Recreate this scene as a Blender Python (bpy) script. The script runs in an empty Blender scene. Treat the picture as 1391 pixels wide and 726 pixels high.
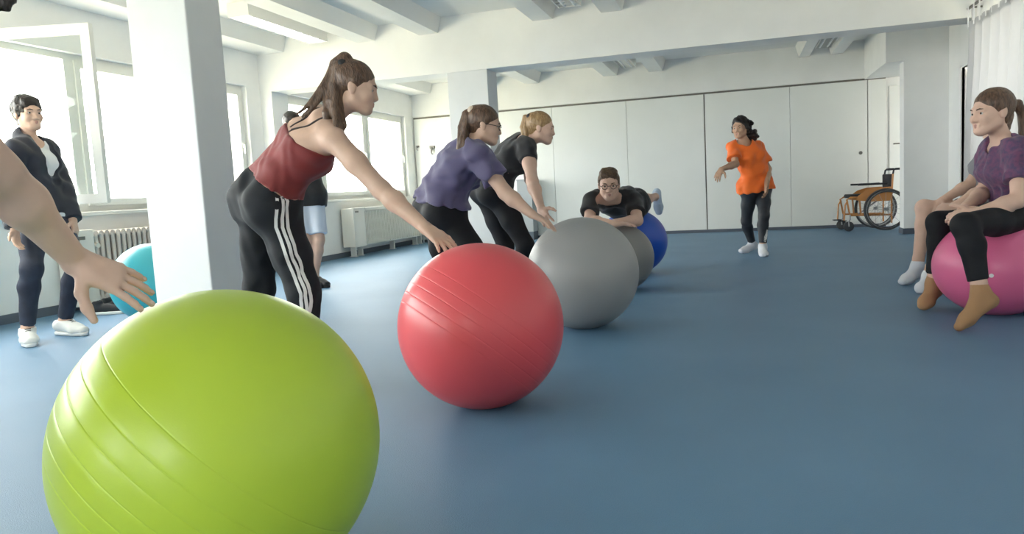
import bpy, bmesh, math, random
import numpy as np
from mathutils import Vector, Matrix

scene = bpy.context.scene
COL = scene.collection
random.seed(4)

# ------------------------------------------------------------------ camera
cam_d = bpy.data.cameras.new('camera')
cam_d.sensor_width = 36.0
cam_d.lens = 26.06
cam_d.clip_start = 0.02
cam_d.clip_end = 300
cam = bpy.data.objects.new('camera', cam_d)
COL.objects.link(cam)
cam.matrix_world = Matrix(((0.95617, 0.02217, 0.29195, 0.0),
                           (0.28775, 0.11148, -0.95119, 0.0),
                           (-0.05363, 0.99352, 0.10022, 0.83),
                           (0, 0, 0, 1)))
scene.camera = cam

# ------------------------------------------------------------------ sky, daylight through the windows, exposure
world = bpy.data.worlds.new('sky')
scene.world = world
world.use_nodes = True
wn = world.node_tree.nodes['Background']
wn.inputs['Color'].default_value = (1.0, 0.985, 0.96, 1)
wn.inputs['Strength'].default_value = 11.5

def portal(loc, sx, sz, direction):
    d = bpy.data.lights.new('window_daylight', 'AREA')
    d.shape = 'RECTANGLE'; d.size = sx; d.size_y = sz
    d.cycles.is_portal = True
    o = bpy.data.objects.new('window_daylight', d)
    COL.objects.link(o)
    o.location = loc
    o.rotation_euler = Vector(direction).to_track_quat('-Z', 'Y').to_euler()
    return o

WIN_LEFT = [(-2.6, 3.05), (3.10, 7.78), (8.55, 12.25)]       # y ranges of the left windows
WIN_RIGHT = [(5.3, 7.85)]
for y0, y1 in WIN_LEFT:
    portal((-5.72, (y0 + y1) / 2, 1.57), y1 - y0, 1.42, (1, 0, 0))
WIN_REAR = [(-5.0, -3.3), (-1.7, -0.4)]
for x0, x1 in WIN_REAR:
    portal(((x0 + x1) / 2, -3.32, 1.55), x1 - x0, 1.45, (0, 1, 0))
for y0, y1 in WIN_RIGHT:
    portal((2.32, (y0 + y1) / 2, 1.5), y1 - y0, 1.4, (-1, 0, 0))

vs = scene.view_settings
vs.view_transform = 'Standard'
vs.look = 'None'
vs.gamma = 1.0
vs.use_curve_mapping = False
vs.exposure = 0.55
scene.cycles.use_denoising = True
scene.cycles.max_bounces = 10
scene.cycles.diffuse_bounces = 6
scene.cycles.transparent_max_bounces = 12
scene.cycles.sample_clamp_indirect = 6.0

# ------------------------------------------------------------------ materials
MATS = {}
def mat(name, col, rough=0.6, metal=0.0, noise=0.0, nscale=20.0, bump=0.0, bscale=200.0, spec=0.5, sheen=0.0, col2=None, coat=0.0, stretch=None):
    if name in MATS:
        return MATS[name]
    m = bpy.data.materials.new(name)
    m.use_nodes = True
    nt = m.node_tree; N = nt.nodes; L = nt.links
    b = N['Principled BSDF']
    b.inputs['Base Color'].default_value = (*col, 1)
    b.inputs['Roughness'].default_value = rough
    b.inputs['Metallic'].default_value = metal
    b.inputs['Specular IOR Level'].default_value = spec
    if sheen:
        b.inputs['Sheen Weight'].default_value = sheen
    if coat:
        b.inputs['Coat Weight'].default_value = coat
        b.inputs['Coat Roughness'].default_value = 0.25
    tc = N.new('ShaderNodeTexCoord')
    src = tc.outputs['Object']
    if stretch:
        mp = N.new('ShaderNodeMapping'); mp.inputs['Scale'].default_value = stretch
        L.new(src, mp.inputs['Vector']); src = mp.outputs['Vector']
    if noise or col2:
        n = N.new('ShaderNodeTexNoise'); n.inputs['Scale'].default_value = nscale; n.inputs['Detail'].default_value = 5
        L.new(src, n.inputs['Vector'])
        r = N.new('ShaderNodeValToRGB')
        a = col2 if col2 else tuple(c * (1 - noise) for c in col)
        e = col if col2 else tuple(min(1, c * (1 + noise)) for c in col)
        r.color_ramp.elements[0].color = (*a, 1); r.color_ramp.elements[0].position = 0.35
        r.color_ramp.elements[1].color = (*e, 1); r.color_ramp.elements[1].position = 0.65
        L.new(n.outputs['Fac'], r.inputs['Fac']); L.new(r.outputs['Color'], b.inputs['Base Color'])
    if bump:
        n2 = N.new('ShaderNodeTexNoise'); n2.inputs['Scale'].default_value = bscale; n2.inputs['Detail'].default_value = 3
        L.new(src, n2.inputs['Vector'])
        bp = N.new('ShaderNodeBump'); bp.inputs['Strength'].default_value = bump; bp.inputs['Distance'].default_value = 0.01
        L.new(n2.outputs['Fac'], bp.inputs['Height']); L.new(bp.outputs['Normal'], b.inputs['Normal'])
    MATS[name] = m
    return m

M_WALL = mat('white_plaster', (0.85, 0.85, 0.835), 0.85, noise=0.02, nscale=3, bump=0.05, bscale=120)
M_CEIL = mat('ceiling_paint', (0.82, 0.82, 0.80), 0.9, noise=0.02, nscale=2)
M_PILLAR = mat('pillar_paint', (0.71, 0.72, 0.725), 0.8, noise=0.02, nscale=4, bump=0.06, bscale=60)
M_PANEL = mat('panel_laminate', (0.77, 0.78, 0.745), 0.55, noise=0.015, nscale=2)
M_TRACK = mat('dark_metal_track', (0.16, 0.15, 0.13), 0.5)
M_BASE = mat('grey_baseboard', (0.10, 0.12, 0.15), 0.7)
M_FRAME = mat('white_window_frame', (0.78, 0.78, 0.74), 0.45)
M_RADI = mat('radiator_enamel', (0.72, 0.70, 0.64), 0.4)
M_RADI_PINK = mat('radiator_old_enamel', (0.66, 0.58, 0.52), 0.45)
M_DARK = mat('black_rubber', (0.012, 0.012, 0.014), 0.55)
M_DOORG = mat('grey_door', (0.20, 0.21, 0.22), 0.6)

def carpet():
    m = bpy.data.materials.new('blue_carpet'); m.use_nodes = True
    nt = m.node_tree; N = nt.nodes; L = nt.links; b = N['Principled BSDF']
    tc = N.new('ShaderNodeTexCoord')
    n1 = N.new('ShaderNodeTexNoise'); n1.inputs['Scale'].default_value = 1.3; n1.inputs['Detail'].default_value = 4
    n2 = N.new('ShaderNodeTexNoise'); n2.inputs['Scale'].default_value = 260; n2.inputs['Detail'].default_value = 3
    L.new(tc.outputs['Object'], n1.inputs['Vector']); L.new(tc.outputs['Object'], n2.inputs['Vector'])
    r = N.new('ShaderNodeValToRGB')
    r.color_ramp.elements[0].position = 0.3; r.color_ramp.elements[0].color = (0.098, 0.198, 0.312, 1)
    r.color_ramp.elements[1].position = 0.7; r.color_ramp.elements[1].color = (0.116, 0.225, 0.350, 1)
    L.new(n1.outputs['Fac'], r.inputs['Fac'])
    mx = N.new('ShaderNodeMixRGB'); mx.blend_type = 'MULTIPLY'; mx.inputs['Fac'].default_value = 0.35
    L.new(r.outputs['Color'], mx.inputs['Color1']); L.new(n2.outputs['Color'], mx.inputs['Color2'])
    L.new(r.outputs['Color'], b.inputs['Base Color'])
    b.inputs['Roughness'].default_value = 0.5; b.inputs['Specular IOR Level'].default_value = 0.4
    bp = N.new('ShaderNodeBump'); bp.inputs['Strength'].default_value = 0.35; bp.inputs['Distance'].default_value = 0.004
    L.new(n2.outputs['Fac'], bp.inputs['Height']); L.new(bp.outputs['Normal'], b.inputs['Normal'])
    return m
M_CARPET = carpet()

def glass_mat():
    m = bpy.data.materials.new('window_glass'); m.use_nodes = True
    nt = m.node_tree; N = nt.nodes; L = nt.links
    N.remove(N['Principled BSDF'])
    t = N.new('ShaderNodeBsdfTransparent'); t.inputs['Color'].default_value = (0.96, 0.98, 0.97, 1)
    g = N.new('ShaderNodeBsdfGlossy'); g.inputs['Roughness'].default_value = 0.02
    mx = N.new('ShaderNodeMixShader')
    mx.inputs['Fac'].default_value = 0.02; L.new(t.outputs['BSDF'], mx.inputs[1]); L.new(g.outputs['BSDF'], mx.inputs[2])
    L.new(mx.outputs['Shader'], N['Material Output'].inputs['Surface'])
    return m
M_GLASS = glass_mat()

def sheer_mat():
    m = bpy.data.materials.new('sheer_curtain'); m.use_nodes = True
    nt = m.node_tree; N = nt.nodes; L = nt.links
    N.remove(N['Principled BSDF'])
    t = N.new('ShaderNodeBsdfTransparent'); t.inputs['Color'].default_value = (1, 1, 1, 1)
    d = N.new('ShaderNodeBsdfDiffuse'); d.inputs['Color'].default_value = (0.72, 0.72, 0.73, 1)
    tr = N.new('ShaderNodeBsdfTranslucent'); tr.inputs['Color'].default_value = (0.13, 0.13, 0.135, 1)
    m1 = N.new('ShaderNodeMixShader'); m1.inputs['Fac'].default_value = 0.35
    L.new(d.outputs['BSDF'], m1.inputs[1]); L.new(tr.outputs['BSDF'], m1.inputs[2])
    m2 = N.new('ShaderNodeMixShader'); m2.inputs['Fac'].default_value = 0.985
    L.new(t.outputs['BSDF'], m2.inputs[1]); L.new(m1.outputs['Shader'], m2.inputs[2])
    L.new(m2.outputs['Shader'], N['Material Output'].inputs['Surface'])
    return m
M_SHEER = sheer_mat()

def emit_mat(name, col, s):
    m = bpy.data.materials.new(name); m.use_nodes = True
    b = m.node_tree.nodes['Principled BSDF']
    b.inputs['Base Color'].default_value = (*col, 1)
    b.inputs['Emission Color'].default_value = (*col, 1); b.inputs['Emission Strength'].default_value = s
    return m

# ------------------------------------------------------------------ mesh helpers
def tag(o, label=None, cat=None, group=None, kind=None):
    if label: o['label'] = label
    if cat: o['category'] = cat
    if group: o['group'] = group
    if kind: o['kind'] = kind
    return o

def link(name, me, m, parent=None, loc=(0, 0, 0), smooth=False):
    o = bpy.data.objects.new(name, me)
    COL.objects.link(o)
    if m is not None and len(me.materials) == 0:
        me.materials.append(m)
    if smooth:
        me.polygons.foreach_set('use_smooth', [True] * len(me.polygons))
    o.parent = parent
    o.location = loc
    return o

def empty(name, loc):
    o = bpy.data.objects.new(name, None)
    COL.objects.link(o)
    o.empty_display_size = 0.1
    o.location = loc
    return o

class MB:
    """collects simple solids into one mesh"""
    def __init__(self): self.bm = bmesh.new()
    def box(self, lo, hi, bevel=0.0):
        vs_ = []
        for z in (lo[2], hi[2]):
            for x, y in ((lo[0], lo[1]), (hi[0], lo[1]), (hi[0], hi[1]), (lo[0], hi[1])):
                vs_.append(self.bm.verts.new((x, y, z)))
        fs = [self.bm.faces.new([vs_[i] for i in q]) for q in ((0, 3, 2, 1), (4, 5, 6, 7), (0, 1, 5, 4), (1, 2, 6, 5), (2, 3, 7, 6), (3, 0, 4, 7))]
        if bevel:
            es = {e for f in fs for e in f.edges}
            bmesh.ops.bevel(self.bm, geom=list(es), offset=bevel, segments=2, profile=0.5, affect='EDGES')
        return self
    def tube(self, pts, r, seg=8, closed=False, cap=True):
        pts = [Vector(p) for p in pts]; n = len(pts); rings = []
        rr = r if isinstance(r, (list, tuple)) else [r] * n
        prev = None
        for i, p in enumerate(pts):
            if closed: t = pts[(i + 1) % n] - pts[i - 1]
            else: t = pts[min(i + 1, n - 1)] - pts[max(i - 1, 0)]
            t.normalize()
            if prev is None:
                a = t.orthogonal().normalized()
            else:
                a = (prev - t * prev.dot(t)).normalized()
            prev = a; b = t.cross(a)
            rings.append([self.bm.verts.new(p + (a * math.cos(2 * math.pi * k / seg) + b * math.sin(2 * math.pi * k / seg)) * rr[i]) for k in range(seg)])
        for i in range(n if closed else n - 1):
            A, B = rings[i], rings[(i + 1) % n]
            for k in range(seg):
                self.bm.faces.new((A[k], A[(k + 1) % seg], B[(k + 1) % seg], B[k]))
        if cap and not closed:
            self.bm.faces.new(rings[0][::-1]); self.bm.faces.new(rings[-1])
        return self
    def lathe(self, prof, center, axis, seg=32, closed_profile=False):
        ax = Vector(axis).normalized(); a = ax.orthogonal().normalized(); b = ax.cross(a); c = Vector(center)
        rings = []
        for (r, h) in prof:
            rings.append([self.bm.verts.new(c + ax * h + (a * math.cos(2 * math.pi * k / seg) + b * math.sin(2 * math.pi * k / seg)) * r) for k in range(seg)])
        m = len(rings)
        for i in range(m if closed_profile else m - 1):
            A, B = rings[i], rings[(i + 1) % m]
            for k in range(seg):
                self.bm.faces.new((A[k], A[(k + 1) % seg], B[(k + 1) % seg], B[k]))
        if not closed_profile:
            self.bm.faces.new(rings[0][::-1]); self.bm.faces.new(rings[-1])
        return self
    def build(self, name, m, parent=None, loc=(0, 0, 0), smooth=False):
        bmesh.ops.recalc_face_normals(self.bm, faces=self.bm.faces)
        me = bpy.data.meshes.new(name); self.bm.to_mesh(me); self.bm.free()
        o = link(name, me, m, parent, loc)
        if smooth:
            me.polygons.foreach_set('use_smooth', [True] * len(me.polygons))
            try: me.set_sharp_from_angle(angle=math.radians(50))
            except Exception: pass
        return o

def struct(name, boxes, m, parent=None, label=None, bevel=0.0):
    b = MB()
    for lo, hi in boxes: b.box(lo, hi, bevel)
    o = b.build(name, m, parent)
    if parent is None: o['kind'] = 'structure'
    if label: o['label'] = label
    return o

# ------------------------------------------------------------------ the room
XL, XR, YF, YB = -5.6, 2.2, 12.6, -3.2
ZJ, ZC = 2.67, 2.84          # underside of the joists, of the slab
struct('floor', [((-6.2, -3.6, -0.12), (3.6, 13.2, 0.0))], M_CARPET, label='blue carpet floor')

SILL, HEAD = 0.86, 2.27
lw = []
ys = [YB - 0.3] + [v for w in WIN_LEFT for v in w] + [YF + 0.3]
for i in range(0, len(ys), 2):
    lw.append(((XL - 0.32, ys[i], 0), (XL, ys[i + 1], ZC)))
for y0, y1 in WIN_LEFT:
    lw.append(((XL - 0.32, y0, 0), (XL, y1, SILL)))
    lw.append(((XL - 0.32, y0, HEAD), (XL, y1, ZC)))
struct('wall_left', lw, M_WALL, label='white plaster window wall')

rw = []
ys = [YB - 0.3] + [v for w in WIN_RIGHT for v in w] + [8.4]
for i in range(0, len(ys), 2):
    rw.append(((XR, ys[i], 0), (XR + 0.3, ys[i + 1], ZC)))
for y0, y1 in WIN_RIGHT:
    rw.append(((XR, y0, 0), (XR + 0.3, y1, 0.8)))
    rw.append(((XR, y0, 2.2), (XR + 0.3, y1, ZC)))
# the wall steps back behind the girder; a doorway opens in it
rw += [((2.63, 8.4, 0), (2.9, 9.35, ZC)), ((2.63, 10.32, 0), (2.9, 10.9, ZC)), ((2.63, 9.35, 2.03), (2.9, 10.32, ZC)), ((2.5, 8.05, 0), (2.9, 8.4, ZC))]
struct('wall_right', rw, M_WALL, label='white plaster wall at the right with the curtained window')
rr_ = []
xs = [XL] + [v for w in WIN_REAR for v in w] + [XR]
for i in range(0, len(xs), 2): rr_.append(((xs[i], YB - 0.3, 0), (xs[i + 1], YB, ZC)))
for x0, x1 in WIN_REAR: rr_ += [((x0, YB - 0.3, 0), (x1, YB, 0.82)), ((x0, YB - 0.3, 2.28), (x1, YB, ZC))]
struct('wall_rear', rr_, M_WALL, label='white plaster wall behind the camera')
# stub wall and bulkhead at the niche
struct('wall_niche', [((2.11, 10.9, 0), (2.9, 11.15, ZC)), ((1.90, 10.9, 2.25), (2.11, 12.6, ZC)), ((2.11, 11.15, 2.25), (3.2, 12.6, ZC)), ((3.2, 10.9, 0), (3.4, 12.9, ZC))], M_WALL, label='white stub wall and bulkhead by the wheelchair niche')
wf = struct('wall_far', [((-5.9, YF + 0.02, 0), (3.4, YF + 0.3, ZC)), ((-5.6, YF - 0.012, 2.27), (1.90, YF + 0.02, ZC))], M_WALL, label='far wall with tall white panels')
seams = [-5.58, -4.27, -3.0, -1.73, -0.47, 0.826, 1.935]
for i in range(len(seams) - 1):
    g = 0.010 if seams[i] == -0.47 else 0.0025
    g2 = 0.010 if seams[i + 1] == -0.47 else 0.0025
    p = struct('panel', [((seams[i] + g, YF - 0.03, 0.05), (seams[i + 1] - g2, YF + 0.01, 2.235))], M_PANEL, wf, bevel=0.002)
struct('panel', [((1.945, YF - 0.03, 0.05), (2.19, YF + 0.01, 2.235))], M_PANEL, wf, bevel=0.002)
struct('track', [((-5.58, YF - 0.022, 2.238), (2.19, YF + 0.01, 2.262))], M_TRACK, wf, label='dark metal track line above the panels')
struct('plinth', [((-5.58, YF - 0.02, 0.0), (2.19, YF + 0.01, 0.047))], M_BASE, wf)
struct('seam_strip', [((-0.478, YF - 0.02, 0.05), (-0.462, YF + 0.01, 2.235))], M_TRACK, wf)
kb = MB(); kb.lathe([(0.012, 0), (0.016, -0.02), (0.026, -0.028), (0.026, -0.045), (0.018, -0.05)], (1.831, YF - 0.03, 1.144), (0, 1, 0), 14)
kb.build('knob', M_TRACK, wf, smooth=True)
d2 = struct('door_2', [((2.24, YF - 0.02, 0.02), (3.14, YF + 0.015, 2.12))], M_PANEL, label='pale door at the back of the niche', bevel=0.003)
hb = MB(); hb.tube([(2.30, YF - 0.02, 1.25), (2.30, YF - 0.07, 1.25), (2.42, YF - 0.07, 1.25)], 0.011)
hb.build('door_handle', M_TRACK, d2, smooth=True)
d1 = struct('door_1', [((2.72, 9.38, 0.01), (2.76, 10.29, 2.0))], M_DOORG, label='dark grey door in the right-hand wall')
struct('door_frame', [((2.615, 9.31, 0), (2.66, 9.35, 2.07)), ((2.615, 10.32, 0), (2.66, 10.36, 2.07)), ((2.615, 9.31, 2.03), (2.66, 10.36, 2.07))], M_WALL, d1)
hb = MB(); hb.tube([(2.72, 9.46, 1.05), (2.66, 9.46, 1.05), (2.66, 9.58, 1.05)], 0.01); hb.build('door_handle', M_TRACK, d1, smooth=True)

# girder with its pillars
gird = struct('trim_girder', [((-5.6, 8.05, 2.22), (2.63, 8.40, ZC))], M_WALL, label='white concrete girder across the room')
struct('pilaster', [((-5.6, 8.05, 0), (-5.44, 8.40, 2.22))], M_WALL, gird)
struct('pilaster', [((2.2, 8.05, 0), (2.5, 8.40, 2.22))], M_WALL, gird)
pl2 = struct('pillar', [((-3.12, 8.05, 0), (-2.64, 8.40, 2.22))], M_PILLAR, label='white square pillar under the girder behind the women', bevel=0.006)
pl1 = struct('pillar', [((-3.46, 3.72, 0), (-3.04, 4.03, ZC))], M_PILLAR, label='white square pillar in front, left of the woman in the red top', bevel=0.008)
struct('plinth', [((-3.47, 3.71, 0), (-3.03, 4.04, 0.07))], M_BASE, pl1)
struct('plinth', [((-3.13, 8.04, 0), (-2.63, 8.41, 0.07))], M_BASE, pl2)

ceil = struct('ceiling', [((-6.0, -3.6, ZC), (3.6, 13.0, ZC + 0.2))], M_CEIL, label='white ceiling with concrete joists')
joists = [(-5.6, -5.22), (-4.22, -3.99), (-3.43, -3.20), (-2.08, -1.86), (-1.33, -1.11), (-0.3, -0.08) if False else (0.97, 1.12), (1.43, 1.60)]
def joist(x0, x1, y0, y1):
    t = 0.05
    v = [(x0, y0, ZJ), (x1, y0, ZJ), (x1 + t, y0, ZC), (x0 - t, y0, ZC), (x0, y1, ZJ), (x1, y1, ZJ), (x1 + t, y1, ZC), (x0 - t, y1, ZC)]
    f = [(0, 1, 2, 3), (7, 6, 5, 4), (0, 4, 5, 1), (1, 5, 6, 2), (3, 7, 4, 0), (2, 6, 7, 3)]
    me = bpy.data.meshes.new('joist'); me.from_pydata(v, [], f); me.update()
    return link('joist', me, M_CEIL, ceil)
for x0, x1 in joists:
    joist(x0, x1, -3.2, 8.05); joist(x0, x1, 8.40, 12.58)

struct('baseboard_left', [((XL, YB, 0), (XL + 0.015, 8.05, 0.075)), ((XL, 8.4, 0), (XL + 0.015, 12.57, 0.075))], M_BASE)
struct('baseboard_niche', [((2.10, 10.885, 0), (2.63, 10.9, 0.075)), ((2.095, 10.89, 0), (2.11, 11.15, 0.075))], M_BASE)
struct('baseboard_right', [((2.185, YB, 0), (2.2, 8.05, 0.075)), ((2.615, 8.4, 0), (2.63, 9.3, 0.075)), ((2.615, 10.37, 0), (2.63, 10.885, 0.075))], M_BASE)

# pale ground outside, far below the windows
struct('ground_outside', [((-80, -60, -4.2), (80, 80, -4.0))], mat('pale_gravel', (0.62, 0.56, 0.40), 0.9, noise=0.1, nscale=0.4))

# windows: one unit is outer frame, mullions, casements with panes
def casement(root, y0, y1, z0, z1, x, w=0.06, t=0.045):
    b = MB()
    b.box((x - t, y0, z0), (x, y0 + w, z1)).box((x - t, y1 - w, z0), (x, y1, z1))
    b.box((x - t, y0 + w, z0), (x, y1 - w, z0 + w)).box((x - t, y0 + w, z1 - w), (x, y1 - w, z1))
    s = b.build('casement', M_FRAME, root)
    struct('pane', [((x - 0.028, y0 + w - 0.005, z0 + w - 0.005), (x - 0.022, y1 - w + 0.005, z1 - w + 0.005))], M_GLASS, s)
    h = MB(); h.box((x, y1 - w * 0.7, (z0 + z1) / 2 - 0.03), (x + 0.012, y1 - w * 0.3, (z0 + z1) / 2 + 0.03)).box((x + 0.012, y1 - w * 0.6, (z0 + z1) / 2 - 0.1), (x + 0.03, y1 - w * 0.4, (z0 + z1) / 2 + 0.01))
    h.build('handle', M_FRAME, s)
    return s

def window(n, y0, y1, splits, label, skip=None, x=-5.66, z0=SILL, z1=HEAD):
    fw = 0.055
    b = MB()
    b.box((x - 0.09, y0, z0), (x - 0.01, y0 + fw, z1)).box((x - 0.09, y1 - fw, z0), (x - 0.01, y1, z1))
    b.box((x - 0.09, y0 + fw, z0), (x - 0.01, y1 - fw, z0 + fw)).box((x - 0.09, y0 + fw, z1 - fw), (x - 0.01, y1 - fw, z1))
    root = b.build('window_%d' % n, M_FRAME)
    tag(root, label, None, None, 'structure')
    struct('window_sill', [((XL - 0.1, y0 - 0.04, z0 - 0.035), (XL + 0.06, y1 + 0.04, z0))], M_FRAME, root, bevel=0.006)
    edges = [y0 + fw] + list(splits) + [y1 - fw]
    for i, s in enumerate(splits):
        struct('mullion', [((x - 0.09, s - 0.05, z0 + fw), (x - 0.005, s + 0.05, z1 - fw))], M_FRAME, root)
    for i in range(len(edges) - 1):
        a = edges[i] + (0.05 if i else 0); c = edges[i + 1] - (0.05 if i < len(edges) - 2 else 0)
        if skip == i: continue
        casement(root, a, c, z0 + fw, z1 - fw, x + 0.012)
    return root
window(1, -2.6, 3.05, [-1.46, -0.33, 0.8, 1.93], 'row of white casement windows beside the camera')
w2 = window(2, 3.10, 7.78, [4.16, 5.34, 6.56], 'bright window with an opened casement behind the woman in navy', skip=1)
window(3, 8.55, 12.25, [9.44, 10.85], 'bright three-part window above the white convector')
# the opened casement, swung into the room about its hinge at y = 4.17
sw, sh0, sh1 = 1.15, SILL + 0.055, HEAD - 0.055
b = MB(); w, t = 0.07, 0.05
b.box((0, -t, sh0), (w, 0, sh1)).box((sw - w, -t, sh0), (sw, 0, sh1)).box((w, -t, sh0), (sw - w, 0, sh0 + w)).box((w, -t, sh1 - w), (sw - w, 0, sh1))
sash = b.build('open_casement', M_FRAME, w2, (-5.58, 4.17, 0))
sash.rotation_euler = (0, 0, math.radians(14.5))
struct('pane', [((w - 0.005, -0.03, sh0 + w - 0.005), (sw - w + 0.005, -0.024, sh1 - w + 0.005))], M_GLASS, sash)
h = MB(); h.box((sw - 0.045, 0, 1.5), (sw - 0.02, 0.012, 1.57)).box((sw - 0.04, 0.012, 1.42), (sw - 0.025, 0.035, 1.55))
h.build('handle', M_FRAME, sash)

def rwindow(n, y0, y1, splits, label):
    x = XR + 0.14; z0, z1 = 0.8, 2.2; fw = 0.06
    b = MB()
    b.box((x, y0, z0), (x + 0.08, y0 + fw, z1)).box((x, y1 - fw, z0), (x + 0.08, y1, z1)).box((x, y0 + fw, z0), (x + 0.08, y1 - fw, z0 + fw)).box((x, y0 + fw, z1 - fw), (x + 0.08, y1 - fw, z1))
    root = b.build('window_%d' % n, M_FRAME); tag(root, label, kind='structure')
    for s in splits: struct('mullion', [((x, s - 0.05, z0 + fw), (x + 0.08, s + 0.05, z1 - fw))], M_FRAME, root)
    e = [y0 + fw] + list(splits) + [y1 - fw]
    for i in range(len(e) - 1):
        struct('pane', [((x + 0.035, e[i] + (0.05 if i else 0), z0 + fw), (x + 0.041, e[i + 1] - (0.05 if i < len(e) - 2 else 0), z1 - fw))], M_GLASS, root)
for n_, (x0, x1) in enumerate(WIN_REAR):
    b = MB(); xm = (x0 + x1) / 2; y = YB - 0.2; z0, z1 = 0.82, 2.28
    b.box((x0, y, z0), (x0 + 0.06, y + 0.08, z1)).box((x1 - 0.06, y, z0), (x1, y + 0.08, z1)).box((x0, y, z0), (x1, y + 0.08, z0 + 0.06)).box((x0, y, z1 - 0.06), (x1, y + 0.08, z1)).box((xm - 0.05, y, z0), (xm + 0.05, y + 0.08, z1))
    o = b.build('window_%d' % (5 + n_), M_FRAME); tag(o, 'window in the wall behind the camera, %s' % ('nearer the window wall' if n_ == 0 else 'nearer the middle'), kind='structure')
    for a, c in ((x0 + 0.06, xm - 0.05), (xm + 0.05, x1 - 0.06)): struct('pane', [((a, y + 0.035, z0 + 0.06), (c, y + 0.041, z1 - 0.06))], M_GLASS, o)
rwindow(4, 5.3, 7.85, [6.58], 'window behind the sheer white curtain')

# ------------------------------------------------------------------ ceiling lamps
M_LAMPH = mat('lamp_housing', (0.72, 0.72, 0.70), 0.4)
M_TUBE_ON = emit_mat('lamp_tube_lit', (1.0, 0.99, 0.95), 2.2)
M_TUBE_OFF = mat('lamp_tube_dull', (0.80, 0.84, 0.86), 0.3)
def ceiling_lamp(x, y0, y1, label, lit=False, z=2.70, w=0.24):
    root = empty('ceiling_lamp', (x, (y0 + y1) / 2, ZC)); tag(root, label, 'lamp', 'long ceiling lamps between the joists')
    l = (y1 - y0) / 2; zz = z - ZC
    b = MB()
    b.box((-w / 2, -l, zz + 0.06), (w / 2, l, -0.001))
    b.box((-w / 2, -l, zz), (-w / 2 + 0.012, l, zz + 0.06)).box((w / 2 - 0.012, -l, zz), (w / 2, l, zz + 0.06))
    b.box((-w / 2 + 0.012, -l, zz), (w / 2 - 0.012, -l + 0.012, zz + 0.06)).box((-w / 2 + 0.012, l - 0.012, zz), (w / 2 - 0.012, l, zz + 0.06))
    b.build('housing', M_LAMPH, root)
    for s in (-1, 1):
        t = MB(); t.tube([(s * w * 0.22, -l + 0.02, zz + 0.022), (s * w * 0.22, l - 0.02, zz + 0.022)], 0.019, 10)
        t.build('tube', M_TUBE_ON if lit else M_TUBE_OFF, root, smooth=True)
    n = int((y1 - y0) / 0.11)
    for i in range(1, n):
        yy = -l + (y1 - y0) * i / n
        struct('louvre', [((-w / 2 + 0.012, yy - 0.003, zz + 0.002), (w / 2 - 0.012, yy + 0.003, zz + 0.02))], M_LAMPH, root)
    return root
ceiling_lamp(-4.66, 6.45, 7.93, 'lit strip lamp on the ceiling between window wall and pillar', True)
ceiling_lamp(-1.60, 6.25, 7.75, 'strip lamp at the top edge above the middle of the girder')
ceiling_lamp(-1.60, 10.6, 12.1, 'strip lamp behind the girder above the man on the balls')
ceiling_lamp(1.275, 10.6, 12.1, 'dark strip lamp behind the girder near the niche')

# ------------------------------------------------------------------ column radiator under the near window
rad = empty('column_radiator', (-5.48, 5.92, 0)); tag(rad, 'old cast-iron column radiator under the open window, left of the pillar', 'radiator')
sec_me = None
for i in range(30):
    yy = -0.72 + i * 0.062
    if sec_me is None:
        b = MB()
        for cx_ in (-0.055, 0.0, 0.055):
            b.tube([(cx_, 0, 0.10), (cx_, 0, 0.66)], 0.019, 8)
        b.tube([(-0.062, 0, 0.66), (0.062, 0, 0.66)], 0.029, 10).tube([(-0.062, 0, 0.10), (0.062, 0, 0.10)], 0.029, 10)
        o = b.build('section', M_RADI_PINK, rad, (0, yy, 0), smooth=True); sec_me = o.data
    else:
        link('section', sec_me, M_RADI_PINK, rad, (0, yy, 0))
b = MB(); b.tube([(0, -0.76, 0.10), (0, 1.10, 0.10)], 0.018, 8).tube([(0, -0.76, 0.66), (0, 1.10, 0.66)], 0.018, 8); b.build('pipe', M_RADI_PINK, rad, smooth=True)
for yy in (-0.7, 1.06):
    b = MB(); b.box((-0.07, yy - 0.012, 0), (0.07, yy + 0.012, 0.09)); b.build('foot', M_RADI_PINK, rad)
b = MB(); b.box((-0.085, -1.00, 0.05), (0.085, -0.765, 0.705), 0.006); ep = b.build('end_panel', M_RADI, rad)
b = MB(); b.box((0.083, -0.93, 0.62), (0.089, -0.86, 0.65)); b.build('badge', M_TRACK, ep)
b = MB(); b.tube([(0.06, -0.74, 0.56), (0.10, -0.74, 0.56)], 0.022, 10); b.build('valve', M_RADI, rad, smooth=True)

# convector under the far window
rad2 = empty('convector', (-5.46, 11.05, 0)); tag(rad2, 'white ribbed convector heater on short legs under the far window', 'radiator')
b = MB(); b.box((-0.10, -1.34, 0.15), (0.085, 1.34, 0.72), 0.008); cas = b.build('casing', M_RADI, rad2)
b = MB(); b.box((0.07, -1.345, 0.145), (0.108, -0.99, 0.725), 0.006); b.build('end_cover', M_RADI, rad2)
rib = None
for i in range(46):
    yy = -0.95 + i * 0.0495
    if rib is None:
        b = MB(); b.box((0.085, -0.013, 0.17), (0.103, 0.013, 0.67), 0.004); o = b.build('rib', M_RADI, rad2, (0, yy, 0)); rib = o.data
    else: link('rib', rib, M_RADI, rad2, (0, yy, 0))
b = MB(); b.box((0.07, -0.98, 0.675), (0.105, 1.34, 0.725), 0.005); b.build('top_rail', M_RADI, rad2)
for yy in (-1.2, -1.0, 0.1, 1.0, 1.2):
    b = MB(); b.box((-0.05, yy - 0.018, 0), (0.03, yy + 0.018, 0.152)).box((-0.07, yy - 0.03, 0), (0.05, yy + 0.03, 0.008)); b.build('leg', M_FRAME, rad2)
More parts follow.
